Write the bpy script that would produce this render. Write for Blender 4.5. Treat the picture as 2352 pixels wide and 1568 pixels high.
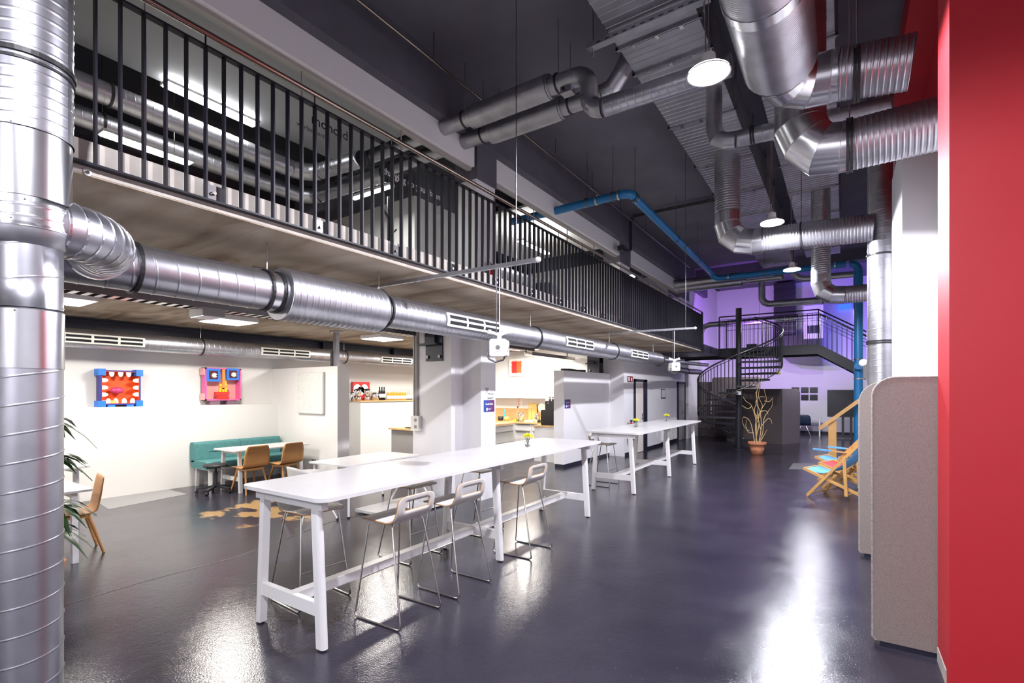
import bpy, bmesh, math, random
from mathutils import Vector, Matrix
S = bpy.context.scene
for o in list(bpy.data.objects): bpy.data.objects.remove(o)
col = S.collection
PI = math.pi; R = math.radians
random.seed(7)

# ------------------------------------------------------------------ camera
F = 1137.0; X0 = 1176.0; HY = 900.0; H = 1.75           # focal length in pixels, principal column, horizon row, eye height
YAW = math.atan2(762, F); cA, sA = math.cos(YAW), math.sin(YAW)
cd = bpy.data.cameras.new('camera'); cam = bpy.data.objects.new('camera', cd); col.objects.link(cam)
cd.sensor_width = 36; cd.lens = F/2352*36; cd.shift_y = (HY-784)/2352; cd.clip_start = .05
cam.location = (0, 0, H); cam.rotation_euler = (PI/2, 0, YAW)
S.camera = cam

def ray(px, py):
    r = (px-X0)/F
    return (r*cA-sA, r*sA+cA, -(py-HY)/F)
def gz(px, py, z=0.0):
    d = ray(px, py); t = (z-H)/d[2]; return Vector((d[0]*t, d[1]*t, z))
def gx(px, py, X):
    d = ray(px, py); t = X/d[0]; return Vector((X, d[1]*t, H+d[2]*t))
def gy(px, py, Y):
    d = ray(px, py); t = Y/d[1]; return Vector((d[0]*t, Y, H+d[2]*t))

# ------------------------------------------------------------------ world, exposure, lights
S.view_settings.view_transform = 'Standard'; S.view_settings.look = 'None'
S.view_settings.gamma = 1; S.view_settings.use_curve_mapping = False
S.view_settings.exposure = 0.45
w = bpy.data.worlds.new('world'); S.world = w; w.use_nodes = True
w.node_tree.nodes['Background'].inputs[0].default_value = (.5, .48, .6, 1)
w.node_tree.nodes['Background'].inputs[1].default_value = .03

def light(name, kind, loc, power, color=(1, 1, 1), size=.3, rot=(0, 0, 0), size_y=None, spread=None, spot=None):
    l = bpy.data.lights.new(name, kind); o = bpy.data.objects.new(name, l); col.objects.link(o)
    o.location = loc; o.rotation_euler = rot; l.energy = power; l.color = color
    if kind == 'AREA':
        l.shape = 'RECTANGLE' if size_y else 'DISK'; l.size = size
        if size_y: l.size_y = size_y
        if spread: l.spread = R(spread)
    else: l.shadow_soft_size = size
    if spot: l.spot_size = R(spot); l.spot_blend = .2
    return o
COOL = (.91, .91, 1.0); WARM = (1.0, .95, .87)
HALL_LAMPS = [(-.88, y, 4.3) for y in (-4.0, -.2, 4.08, 8.22, 11.6, 18.2)]
for i, p in enumerate(HALL_LAMPS):
    light('hall_lamp_light', 'SPOT', (p[0], p[1], p[2]-.09), 560 if i < 5 else 170, COOL, .06, spot=170)
PANELS = [(-8.1, 1.95), (-8.3, 4.12), (-8.25, 7.3), (-7.1, 11.1), (-8.0, -.6), (-8.6, 10.0)]  # last panel is added to brighten the kitchen, hidden by the pillar
for x, y in PANELS:
    light('panel_light', 'AREA', (x, y, 2.868), 76, WARM, .55, size_y=.55)
light('desk_light', 'AREA', (-6.48, 3.03, 5.335), 26, (1, .99, .97), 1.0, (PI, 0, R(90)), .08)
light('desk_light', 'AREA', (-6.48, 3.03, 5.27), 16, (1, .99, .97), 1.0, (0, 0, R(90)), .1)
light('desk_light', 'AREA', (-7.0, 2.5, 4.66), 30, (1, .99, .97), 1.0, (0, 0, R(90)), .12)
light('desk_light', 'AREA', (-6.3, 10.4, 5.345), 45, (1, .99, .95), 1.2, (PI, 0, R(90)), .08)
light('desk_light', 'AREA', (-6.3, 10.4, 5.27), 45, (1, .99, .95), 1.2, (0, 0, R(90)), .12)
light('desk_light', 'AREA', (-6.3, 15.2, 5.07), 40, (1, .99, .95), 1.2, (0, 0, R(90)), .12)
light('office_light', 'AREA', (-6.6, 5.6, 5.07), 28, (1, .99, .96), .9, (0, 0, 0), .1)
light('bridge_fill_light', 'AREA', (-1.9, 19.0, 2.93), 75, (.95, .92, 1), 2.0, (R(48), 0, 0), .12)  # added fill that brightens the lower back wall
light('purple_flood', 'SPOT', (-2.6, 19.4, 3.45), 340, (.44, .16, 1), .1, (R(122), 0, R(8)), spot=125)
light('blue_flood', 'SPOT', (.1, 20.3, 3.5), 240, (.10, .08, 1), .1, (R(118), 0, R(-15)), spot=90)

# ------------------------------------------------------------------ materials
M = {}
def mat(name, c, rough=.5, metal=0.0, bump=0, bscale=40, var=0, vscale=3, emit=None, spec=.5, coat=0, stretch=None):
    m = bpy.data.materials.new(name); m.use_nodes = True; nt = m.node_tree; b = nt.nodes['Principled BSDF']
    b.inputs['Base Color'].default_value = (*c, 1); b.inputs['Roughness'].default_value = rough
    b.inputs['Metallic'].default_value = metal; b.inputs['Specular IOR Level'].default_value = spec
    b.inputs['Coat Weight'].default_value = coat
    tc = None
    def noise(sc, det=4):
        nonlocal tc
        if tc is None:
            tc = nt.nodes.new('ShaderNodeTexCoord')
            if stretch:
                mp = nt.nodes.new('ShaderNodeMapping'); mp.inputs['Scale'].default_value = stretch
                nt.links.new(tc.outputs['Object'], mp.inputs[0]); tc = mp
        n = nt.nodes.new('ShaderNodeTexNoise'); n.inputs['Scale'].default_value = sc; n.inputs['Detail'].default_value = det
        nt.links.new(tc.outputs[0 if stretch else 3], n.inputs['Vector']); return n
    if var:
        n = noise(vscale); mx = nt.nodes.new('ShaderNodeMix'); mx.data_type = 'RGBA'; mx.blend_type = 'MIX'
        mx.inputs[6].default_value = (*[max(0, v*(1-var)) for v in c], 1); mx.inputs[7].default_value = (*[min(1, v*(1+var)) for v in c], 1)
        cr = nt.nodes.new('ShaderNodeMapRange'); cr.inputs[1].default_value = .35; cr.inputs[2].default_value = .65
        nt.links.new(n.outputs[0], cr.inputs[0]); nt.links.new(cr.outputs[0], mx.inputs[0]); nt.links.new(mx.outputs[2], b.inputs['Base Color'])
    if bump:
        n = noise(bscale, 3); bp = nt.nodes.new('ShaderNodeBump'); bp.inputs['Strength'].default_value = bump; bp.inputs['Distance'].default_value = .01
        nt.links.new(n.outputs[0], bp.inputs['Height']); nt.links.new(bp.outputs[0], b.inputs['Normal'])
    if emit:
        b.inputs['Emission Color'].default_value = (*emit[0], 1); b.inputs['Emission Strength'].default_value = emit[1]
    M[name] = m; return m
mat('wall_white', (.74, .725, .71), .65, bump=.04, bscale=30)
mat('wall_cool', (.74, .73, .745), .65, bump=.04, bscale=30)
mat('ceiling_dark', (.115, .108, .135), .75, bump=.08, bscale=8, var=.12, vscale=1.2)
mat('beam_dark', (.105, .10, .125), .7, var=.1, vscale=2)
mat('navy_steel', (.012, .013, .03), .45)
mat('concrete_edge', (.42, .385, .345), .8, bump=.15, bscale=25, var=.12, vscale=5)
mat('red_wall', (.48, .012, .022), .55, bump=.03, bscale=60)
mat('galv', (.45, .45, .49), .36, .95, var=.10, vscale=5, bump=.03, bscale=14)
mat('galv_bright', (.66, .66, .69), .25, .97, var=.06, vscale=4, bump=.03, bscale=9)
mat('galv_dark', (.44, .44, .47), .40, .95, var=.12, vscale=5)
mat('galv_rect', (.42, .415, .445), .42, .95, var=.10, vscale=3, bump=.04, bscale=10)
mat('steel', (.55, .53, .50), .25, 1)
mat('steel_dark', (.16, .155, .16), .35, 1)
mat('black_steel', (.014, .013, .02), .42, spec=.4)
mat('rail_black', (.013, .012, .019), .45, spec=.3)
mat('bronze', (.36, .29, .24), .22, 1)
mat('rubber', (.01, .01, .012), .5)
mat('white_paint', (.72, .71, .71), .35)
mat('white_laminate', (.66, .65, .65), .22, var=.02, vscale=3)
mat('shell_white', (.62, .60, .565), .38)
mat('plastic_white', (.80, .79, .76), .35)
mat('vent_white', (.78, .77, .72), .4)
mat('black_gap', (.006, .006, .009), .8)
mat('oak', (.46, .22, .065), .45, var=.08, vscale=3, stretch=(1, 1, 8))
mat('oak_shell', (.40, .19, .06), .4, var=.09, vscale=3, stretch=(1, 3, 14))
mat('ply_edge', (.50, .27, .11), .5)
mat('pine', (.58, .32, .105), .45, var=.08, vscale=6)
mat('worktop', (.60, .37, .16), .45, var=.18, vscale=6, stretch=(2, 14, 14))
mat('teal', (.085, .25, .255), .85, bump=.25, bscale=220, var=.10, vscale=30)
mat('charcoal', (.02, .02, .024), .5)
mat('fabric_beige', (.25, .207, .19), .9, bump=.3, bscale=420, var=.13, vscale=300, stretch=(1, 1, .4))
mat('fabric_light', (.36, .345, .32), .9, bump=.4, bscale=260, var=.18, vscale=60)
mat('fabric_brown', (.085, .068, .068), .9, var=.1, vscale=30)
mat('fabric_grey', (.17, .145, .165), .9, var=.1, vscale=30)
mat('blue_pipe', (.010, .15, .36), .35)
mat('grey_panel', (.33, .31, .30), .6)
mat('grey_plate', (.13, .13, .125), .35)
mat('mat_grey', (.26, .25, .26), .35)
mat('terracotta', (.52, .20, .10), .75, var=.12, vscale=8)
mat('branch', (.55, .38, .18), .8)
mat('leaf', (.018, .055, .012), .4, var=.3, vscale=8)
mat('yellow_petal', (.80, .78, .02), .6)
mat('stem_green', (.03, .07, .02), .6)
mat('sky_fabric', (.12, .36, .68), .8); mat('red_fabric', (.75, .06, .07), .8); mat('grey_blue_fabric', (.26, .34, .42), .8)
mat('white_print', (.8, .8, .8), .7); mat('black_print', (.01, .01, .015), .7); mat('ink_navy', (.02, .015, .05), .6)
mat('screen_black', (.01, .01, .013), .25)
mat('navy_seat', (.01, .022, .06), .5)
mat('blue_box', (.02, .19, .75), .45); mat('indigo_box', (.03, .03, .28), .45); mat('orange_box', (.85, .10, .01), .55)
mat('tooth', (.82, .82, .70), .4); mat('tongue', (.62, .05, .18), .3); mat('pink_box', (.78, .13, .36), .5); mat('light_pink', (.85, .42, .40), .6)
mat('brick_red', (.75, .03, .02), .4); mat('yellow_toy', (.85, .55, .01), .4); mat('orange_toy', (.85, .27, .06), .5); mat('mauve', (.20, .12, .16), .6)
mat('maroon', (.09, .005, .02), .6)
mat('canvas', (.80, .79, .76), .7); mat('speckle', (.66, .66, .63), .9, bump=.6, bscale=60, var=.14, vscale=60)
mat('sun_red', (.80, .015, .01), .6); mat('sun_orange', (.85, .11, .02), .6)
mat('poster_red', (.70, .03, .03), .6)
mat('chrome', (.75, .75, .76), .12, 1)
mat('amber', (.72, .36, .02), .15); mat('bottle_dark', (.012, .012, .014), .15)
mat('cream_door', (.72, .68, .62), .5)
mat('sign_red', (.22, .015, .02), .5); mat('ext_red', (.55, .01, .015), .35)
mat('lime', (.35, .65, .03), .5); mat('cyan', (.05, .45, .7), .5); mat('board_yellow', (.72, .48, .14), .5)
mat('glow_lamp', (1, 1, 1), .5, emit=((1, .99, 1), 26)); mat('glow_panel', (1, 1, 1), .5, emit=((1, .97, .92), 9)); mat('glow_tube', (1, 1, 1), .5, emit=((1, 1, .95), 14))
mat('glow_blue', (.02, .05, .9), .5, emit=((.03, .10, 1), 1.6)); mat('glow_purple', (.3, .1, .9), .5, emit=((.4, .15, 1), 5))
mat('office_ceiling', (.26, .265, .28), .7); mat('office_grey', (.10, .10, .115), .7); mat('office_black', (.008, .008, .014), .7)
mat('hazard', (.7, .6, .02), .5)
mat('whiteboard', (.62, .62, .63), .25)

# glass: clear pane with a grazing reflection
m = bpy.data.materials.new('glass'); m.use_nodes = True; nt = m.node_tree; nt.nodes.remove(nt.nodes['Principled BSDF'])
tr = nt.nodes.new('ShaderNodeBsdfTransparent'); tr.inputs[0].default_value = (.95, .955, .955, 1); gl = nt.nodes.new('ShaderNodeBsdfGlossy'); gl.inputs['Roughness'].default_value = .02
lwt = nt.nodes.new('ShaderNodeLayerWeight'); pw = nt.nodes.new('ShaderNodeMath'); pw.operation = 'POWER'; pw.inputs[1].default_value = 4.5; nt.links.new(lwt.outputs['Facing'], pw.inputs[0])
fr = nt.nodes.new('ShaderNodeMapRange'); fr.inputs[3].default_value = .03; fr.inputs[4].default_value = .55; nt.links.new(pw.outputs[0], fr.inputs[0]); mx = nt.nodes.new('ShaderNodeMixShader')
nt.links.new(fr.outputs[0], mx.inputs[0]); nt.links.new(tr.outputs[0], mx.inputs[1]); nt.links.new(gl.outputs[0], mx.inputs[2]); nt.links.new(mx.outputs[0], nt.nodes['Material Output'].inputs[0])
M['glass'] = m
mat('vase_glass', (.9, .93, .92), .04); M['vase_glass'].node_tree.nodes['Principled BSDF'].inputs['Transmission Weight'].default_value = .95

def floor_material():
    m = bpy.data.materials.new('floor_epoxy'); m.use_nodes = True; nt = m.node_tree; b = nt.nodes['Principled BSDF']; N = nt.nodes.new; L = nt.links.new
    g = N('ShaderNodeNewGeometry')
    def noise(sc, det=4, st=None):
        n = N('ShaderNodeTexNoise'); n.inputs['Scale'].default_value = sc; n.inputs['Detail'].default_value = det
        if st:
            mp = N('ShaderNodeMapping'); mp.inputs['Scale'].default_value = st; L(g.outputs['Position'], mp.inputs[0]); L(mp.outputs[0], n.inputs['Vector'])
        else: L(g.outputs['Position'], n.inputs['Vector'])
        return n
    def rng(src, a, b_, c=0, d=1):
        r = N('ShaderNodeMapRange'); r.inputs[1].default_value = a; r.inputs[2].default_value = b_; r.inputs[3].default_value = c; r.inputs[4].default_value = d; L(src, r.inputs[0]); return r.outputs[0]
    def mix(fac, a, b_):
        x = N('ShaderNodeMix'); x.data_type = 'RGBA'; L(fac, x.inputs[0])
        for i, v in ((6, a), (7, b_)):
            if isinstance(v, tuple): x.inputs[i].default_value = (*v, 1)
            else: L(v, x.inputs[i])
        return x.outputs[2]
    c0 = mix(rng(noise(1.3).outputs[0], .3, .7), (.022, .020, .032), (.036, .033, .048))
    c1 = mix(rng(noise(28, 6).outputs[0], .70, .76), c0, (.10, .095, .11))               # pale scuffs
    # worn-through paint by the lounge table
    dv = N('ShaderNodeVectorMath'); dv.operation = 'DISTANCE'; L(g.outputs['Position'], dv.inputs[0]); dv.inputs[1].default_value = (-7.05, 4.12, 0)
    near = rng(dv.outputs['Value'], .25, 1.35, 1, 0)
    wn = noise(1.9, 8, (.8, 1.5, 1)); mu = N('ShaderNodeMath'); mu.operation = 'MULTIPLY'; L(near, mu.inputs[0]); L(rng(wn.outputs[0], .44, .62), mu.inputs[1])
    c2 = mix(rng(mu.outputs[0], .26, .42), c1, (.34, .21, .095))
    L(c2, b.inputs['Base Color'])
    L(rng(noise(2.2, 5).outputs[0], .3, .7, .11, .20), b.inputs['Roughness'])
    bp = N('ShaderNodeBump'); bp.inputs['Strength'].default_value = .30; bp.inputs['Distance'].default_value = .004; L(noise(95, 3).outputs[0], bp.inputs['Height'])
    bp2 = N('ShaderNodeBump'); bp2.inputs['Strength'].default_value = .10; bp2.inputs['Distance'].default_value = .01; L(noise(14, 3).outputs[0], bp2.inputs['Height']); L(bp.outputs[0], bp2.inputs['Normal'])
    L(bp2.outputs[0], b.inputs['Normal']); b.inputs['Specular IOR Level'].default_value = .5
    M['floor'] = m
floor_material()
def soffit_material():
    m = bpy.data.materials.new('soffit_concrete'); m.use_nodes = True; nt = m.node_tree; b = nt.nodes['Principled BSDF']; N = nt.nodes.new; L = nt.links.new
    g = N('ShaderNodeNewGeometry'); mp = N('ShaderNodeMapping'); mp.inputs['Scale'].default_value = (.5, 1.6, 1); L(g.outputs['Position'], mp.inputs[0])
    n = N('ShaderNodeTexNoise'); n.inputs['Scale'].default_value = 1.9; n.inputs['Detail'].default_value = 8; n.inputs['Distortion'].default_value = .6; L(mp.outputs[0], n.inputs['Vector'])
    cr = N('ShaderNodeValToRGB'); e = cr.color_ramp.elements; e[0].position = .33; e[0].color = (.16, .10, .062, 1); e[1].position = .68; e[1].color = (.44, .37, .29, 1)
    x = e.new(.48); x.color = (.32, .25, .18, 1); L(n.outputs[0], cr.inputs[0]); L(cr.outputs[0], b.inputs['Base Color']); b.inputs['Roughness'].default_value = .75
    M['soffit'] = m
soffit_material()
def gradient_material(name, c0, c1, axis, lo, hi):
    m = bpy.data.materials.new(name); m.use_nodes = True; nt = m.node_tree; b = nt.nodes['Principled BSDF']; N = nt.nodes.new; L = nt.links.new
    g = N('ShaderNodeTexCoord'); sp = N('ShaderNodeSeparateXYZ'); L(g.outputs['Generated'], sp.inputs[0]); cr = N('ShaderNodeValToRGB')
    cr.color_ramp.elements[0].color = (*c0, 1); cr.color_ramp.elements[1].color = (*c1, 1); cr.color_ramp.elements[0].position = lo; cr.color_ramp.elements[1].position = hi
    L(sp.outputs[axis], cr.inputs[0]); L(cr.outputs[0], b.inputs['Base Color']); b.inputs['Roughness'].default_value = .4; M[name] = m
gradient_material('hub_print', (.01, .07, .33), (.16, .01, .10), 1, .1, .95)   # printed blue-to-magenta sign

# ------------------------------------------------------------------ mesh helpers
ORG = {}
class MB:
    def __init__(s): s.v = []; s.f = []; s.sm = []
    def add(s, vs, fs, smooth=False):
        n = len(s.v); s.v += [Vector(v) for v in vs]; s.f += [tuple(i+n for i in f) for f in fs]; s.sm += [smooth]*len(fs); return s
    def box(s, x0, x1, y0, y1, z0, z1):
        return s.add([(x, y, z) for z in (z0, z1) for y in (y0, y1) for x in (x0, x1)], [(0, 2, 3, 1), (4, 5, 7, 6), (0, 1, 5, 4), (2, 6, 7, 3), (0, 4, 6, 2), (1, 3, 7, 5)])
    def bar(s, p0, p1, wd, th, up=(0, 0, 1)):
        p0 = Vector(p0); p1 = Vector(p1); d = (p1-p0).normalized(); a = d.cross(Vector(up))
        if a.length < 1e-4: a = d.cross(Vector((1, 0, 0)))
        a.normalize(); b = a.cross(d).normalized(); q = []
        for p in (p0, p1):
            for i, j in ((-1, -1), (1, -1), (1, 1), (-1, 1)): q.append(p+a*wd/2*i+b*th/2*j)
        return s.add(q, [(0, 1, 2, 3), (7, 6, 5, 4), (0, 4, 5, 1), (1, 5, 6, 2), (2, 6, 7, 3), (3, 7, 4, 0)])
    def cyl(s, p0, p1, r0, r1=None, n=16, caps=True, smooth=True):
        r1 = r0 if r1 is None else r1; p0 = Vector(p0); p1 = Vector(p1); d = (p1-p0).normalized()
        a = d.orthogonal().normalized(); b = d.cross(a); vs = []
        for p, r in ((p0, r0), (p1, r1)):
            for i in range(n): t = 2*PI*i/n; vs.append(p+a*r*math.cos(t)+b*r*math.sin(t))
        s.add(vs, [(i, (i+1) % n, n+(i+1) % n, n+i) for i in range(n)], smooth)
        if caps: s.add(vs[:n], [tuple(reversed(range(n)))]); s.add(vs[n:], [tuple(range(n))])
        return s
    def sweep(s, pts, r, n=12, split=False, caps=True):
        pts = [Vector(p) for p in pts]; m = len(pts); rings = []
        u = None
        for i in range(m):
            d0 = (pts[i]-pts[i-1]).normalized() if i else (pts[1]-pts[0]).normalized()
            d1 = (pts[i+1]-pts[i]).normalized() if i < m-1 else d0
            if u is None: u = d0.orthogonal().normalized()
            u = (u-d0*u.dot(d0)).normalized(); v = d0.cross(u); nn = (d0+d1).normalized(); rr = r[i] if isinstance(r, (list, tuple)) else r
            ring = []
            for k in range(n):
                t = 2*PI*k/n; q = u*rr*math.cos(t)+v*rr*math.sin(t); q = q-d0*(q.dot(nn)/max(.2, d0.dot(nn))); ring.append(pts[i]+q)
            rings.append(ring)
            q = d0.rotation_difference(d1); u = q @ u
        if split:
            for i in range(m-1): s.add(rings[i]+rings[i+1], [(k, (k+1) % n, n+(k+1) % n, n+k) for k in range(n)], True)
        else:
            s.add([p for rg in rings for p in rg], [(i*n+k, i*n+(k+1) % n, (i+1)*n+(k+1) % n, (i+1)*n+k) for i in range(m-1) for k in range(n)], True)
        if caps: s.add(rings[0], [tuple(reversed(range(n)))]); s.add(rings[-1], [tuple(range(n))])
        return s
    def spiral(s, p0, p1, r, pitch=.1, h=.004, wd=.012, n=24, r1=None):
        """spiral-seam duct: a tube whose raised seam climbs one pitch per turn"""
        p0 = Vector(p0); p1 = Vector(p1); L = (p1-p0).length; d = (p1-p0)/L; a = d.orthogonal().normalized(); b = d.cross(a)
        prof = []; k = -1
        while k*pitch < L+pitch:
            for o, hh in ((0, 0), (wd*.5, h), (wd, 0), (wd*1.25, 0), (pitch-wd*.25, 0)): prof.append((k*pitch+o, hh))
            k += 1
        vs = []; m = len(prof)
        for j in range(n+1):
            t = 2*PI*j/n; c = a*math.cos(t)+b*math.sin(t)
            for (q, hh) in prof:
                z = min(max(q+pitch*j/n, 0), L); vs.append(p0+d*z+c*(r+hh))
        s.add(vs, [(j*m+i, (j+1)*m+i, (j+1)*m+i+1, j*m+i+1) for j in range(n) for i in range(m-1)], True); return s
    def lathe(s, prof, n=24, c=(0, 0, 0), smooth=True):
        c = Vector(c); vs = [c+Vector((r*math.cos(2*PI*k/n), r*math.sin(2*PI*k/n), z)) for r, z in prof for k in range(n)]
        return s.add(vs, [(i*n+k, i*n+(k+1) % n, (i+1)*n+(k+1) % n, (i+1)*n+k) for i in range(len(prof)-1) for k in range(n)], smooth)
    def prism(s, poly, fn, a, b):
        """poly of 2-D points lifted by fn(u, v, w), extruded from w=a to w=b"""
        n = len(poly); vs = [fn(u, v, a) for u, v in poly]+[fn(u, v, b) for u, v in poly]
        return s.add(vs, [tuple(reversed(range(n))), tuple(range(n, 2*n))]+[(i, (i+1) % n, n+(i+1) % n, n+i) for i in range(n)])
    def ring(s, c, d, r, t=.012, wd=.03, n=28):
        """a strap clamped round a duct"""
        c = Vector(c); d = Vector(d).normalized(); a = d.orthogonal().normalized(); b = d.cross(a); vs = []
        for k in range(n):
            e = a*math.cos(2*PI*k/n)+b*math.sin(2*PI*k/n)
            for rr, o in ((r, -wd/2), (r+t, -wd/2), (r+t, wd/2), (r, wd/2)): vs.append(c+e*rr+d*o)
        return s.add(vs, [(k*4+i, k*4+(i+1) % 4, ((k+1) % n)*4+(i+1) % 4, ((k+1) % n)*4+i) for k in range(n) for i in range(4)])
    def ball(s, c, r, n=12, m=8, sc=(1, 1, 1)):
        c = Vector(c); vs = []
        for i in range(m+1):
            ph = PI*i/m
            for k in range(n): vs.append(c+Vector((r*sc[0]*math.sin(ph)*math.cos(2*PI*k/n), r*sc[1]*math.sin(ph)*math.sin(2*PI*k/n), r*sc[2]*math.cos(ph))))
        return s.add(vs, [(i*n+k, (i+1)*n+k, (i+1)*n+(k+1) % n, i*n+(k+1) % n) for i in range(m) for k in range(n)], True)
    def build(s, name, mt, parent=None, base=None):
        me = bpy.data.meshes.new(name)
        if parent is not None: org = ORG[parent.name]
        elif base is not None: org = Vector(base)
        else:
            lo = [min(v[i] for v in s.v) for i in range(3)]; hi = [max(v[i] for v in s.v) for i in range(3)]
            org = Vector(((lo[0]+hi[0])/2, (lo[1]+hi[1])/2, lo[2]))
        me.from_pydata([tuple(v-org) for v in s.v], [], s.f); me.polygons.foreach_set('use_smooth', s.sm)
        bm = bmesh.new(); bm.from_mesh(me); bmesh.ops.recalc_face_normals(bm, faces=bm.faces); bm.to_mesh(me); bm.free()
        for q in (mt if isinstance(mt, (list, tuple)) else [mt]): me.materials.append(M[q])
        o = bpy.data.objects.new(name, me); col.objects.link(o)
        if parent is None: o.location = org
        else: o.parent = parent
        ORG[o.name] = org; return o
def rrect(x0, x1, y0, y1, r, n=6):
    p = []
    for cx, cy, a in ((x1-r, y1-r, 0), (x0+r, y1-r, 90), (x0+r, y0+r, 180), (x1-r, y0+r, 270)):
        for i in range(n+1): t = R(a+90*i/n); p.append((cx+r*math.cos(t), cy+r*math.sin(t)))
    return p
XY = lambda u, v, w_: (u, v, w_)
XZ = lambda u, v, w_: (u, w_, v)
YZ = lambda u, v, w_: (w_, u, v)
def box(*a): return MB().box(*a)
def tag(o, label, cat, group=None):
    o['label'] = label; o['category'] = cat
    if group: o['group'] = group
    return o
def struct(o): o['kind'] = 'structure'; return o
def thing(name, label, cat, loc=(0, 0, 0), rz=0, group=None):
    o = bpy.data.objects.new(name, None); o.empty_display_size = .1; col.objects.link(o); o.location = loc; o.rotation_euler[2] = rz
    ORG[o.name] = Vector(loc); return tag(o, label, cat, group)
def local(t): ORG[t.name] = Vector((0, 0, 0)); return t      # parts of t are written in its own coordinates
def copy_tree(o, parent=None):
    c = o.copy(); col.objects.link(c); c.parent = parent
    for ch in list(o.children): copy_tree(ch, c)
    return c
def dup(o, loc, rz, label=None):
    c = copy_tree(o); c.location = loc; c.rotation_euler[2] = rz
    if label: c['label'] = label
    return c
def text(s, size, loc, xd, yd, mt, parent=None, name='lettering', align='CENTER', ext=.0008, bold=0):
    cu = bpy.data.curves.new('t', 'FONT'); cu.body = s; cu.size = size; cu.align_x = align; cu.align_y = 'CENTER'; cu.extrude = ext; cu.offset = bold; cu.resolution_u = 2
    t = bpy.data.objects.new('t', cu); col.objects.link(t); dg = bpy.context.evaluated_depsgraph_get(); me = bpy.data.meshes.new_from_object(t.evaluated_get(dg))
    bpy.data.objects.remove(t); xd = Vector(xd); yd = Vector(yd); zd = xd.cross(yd); loc = Vector(loc); org = ORG[parent.name]
    me.transform(Matrix(((xd[0], yd[0], zd[0], loc[0]-org[0]), (xd[1], yd[1], zd[1], loc[1]-org[1]), (xd[2], yd[2], zd[2], loc[2]-org[2]), (0, 0, 0, 1))))
    me.materials.clear(); me.materials.append(M[mt]); me.name = name; o = bpy.data.objects.new(name, me); col.objects.link(o); o.parent = parent; ORG[o.name] = org; return o
EX = dict(xd=(0, 1, 0), yd=(0, 0, 1))          # lettering on a face that looks towards +X
EY = dict(xd=(1, 0, 0), yd=(0, 0, 1))          # lettering on a face that looks towards -Y

# ================================================================== THE SETTING
ZC = 6.4            # hall ceiling
ZS = 2.96           # underside of the mezzanine slab
ZT = 3.15           # top of the mezzanine slab
XM = -3.5           # front edge of the mezzanine
fl = struct(box(-11, 4, -5.2, 24.6, -.12, 0).build('floor', 'floor'))
struct(box(-4.72, 4, -5.2, 24.6, ZC, ZC+.15).build('ceiling', 'ceiling_dark'))
struct(box(-11, 4, 24.3, 24.5, 0, ZC).build('wall_back', 'wall_cool'))
struct(box(-11, 4, -5.2, -5.0, 0, ZC).build('wall_front', 'wall_cool'))
struct(box(3.6, 3.8, -5.0, 3.81, 0, ZC).build('wall_right_near', 'wall_cool'))
struct(box(.95, 1.15, 4.23, 24.3, 0, ZC).build('wall_right', 'wall_cool'))
struct(box(.93, .95, 4.235, 11.0, 4.3, ZC).build('wall_right_panel', 'red_wall'))
struct(box(.54, .95, 7.0, 8.4, 0, 4.6).build('wall_pier', 'wall_cool'))
struct(box(.51, 3.6, 3.81, 4.23, 0, ZC).build('wall_red', 'red_wall'))
struct(box(.60, .93, 4.235, 11.0, 6.0, ZC).build('ceiling_beam_right', 'red_wall'))
struct(box(.505, .512, 3.9, 4.22, 0, .09).build('baseboard_red', 'concrete_edge'))
# left wall of the lounge: thick lower wall with a ledge, upper wall set back
struct(box(-10.6, -10.1, -5.0, 6.31, 0, 1.5).build('wall_left', 'wall_white')); struct(box(-10.6, -10.36, -5.0, 6.31, 1.5, ZS).build('wall_left_upper', 'wall_white')); struct(box(-10.95, -10.78, 6.31, 15.5, 0, ZS).build('wall_left_kitchen', 'wall_white'))
# kitchen: plinth wall carrying the wooden shelf, back wall
pk = struct(box(-10.78, -10.12, 8.24, 11.9, 0, 1.5).build('wall_shelf', 'wall_white'))
MB().box(-10.78, -10.08, 8.22, 11.9, 1.5, 1.53).build('shelf_board', 'worktop', pk)
struct(box(-10.78, -5.62, 12.3, 12.5, 0, ZS).build('wall_kitchen', 'wall_white'))
cw = struct(box(-10.36, -8.1, 6.05, 6.32, 0, 2.25).build('wall_lounge', 'wall_white'))
# pillars
def pillar(y0, y1, y2, name):
    b = MB(); b.box(-6.09, -5.24, y0, y2, 0, ZS); b.box(-5.24, -4.85, y1, y2, 0, ZS); struct(b.build(name, 'wall_cool'))
pillar(6.06, 6.34, 6.74, 'wall_pillar')
b = MB(); b.box(-5.55, -4.95, 12.83, 19.0, 0, ZS)
dw = struct(b.build('wall_doors', 'wall_cool'))
for i, (y0, y1) in enumerate(((6.23, 6.74), (12.33, 13.03), (18.17, 19.2), (-.2, .3))):
    struct(box(-5.25, -4.86, y0, y1, ZT, 5.15).build('wall_pillar_upper', 'wall_cool'))
    struct(box(-5.3, -4.84, y0-.06 if i else y0, y1+.02, 5.15, ZC).build('ceiling_pillar_head', 'beam_dark'))
struct(box(-5.5, -4.86, 19.2, 24.3, 0, ZC).build('wall_left_far', 'wall_cool'))
# long beam with recessed white fascia panels
struct(box(-5.3, -4.70, -5, 21.6, 5.66, ZC).build('ceiling_beam', 'beam_dark'))
FB = [(-4.5, -.2), (.3, 6.17), (6.76, 12.27), (13.05, 18.11)]
for i, (y0, y1) in enumerate(FB):
    struct(box(-5.02, -4.85, y0, y1, 5.31, 5.66).build('wall_fascia', 'wall_cool'))
    struct(box(-4.99, -4.91, y0, y1, 5.27, 5.31).build('trim_%d' % (i+1), 'grey_panel'))
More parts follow.
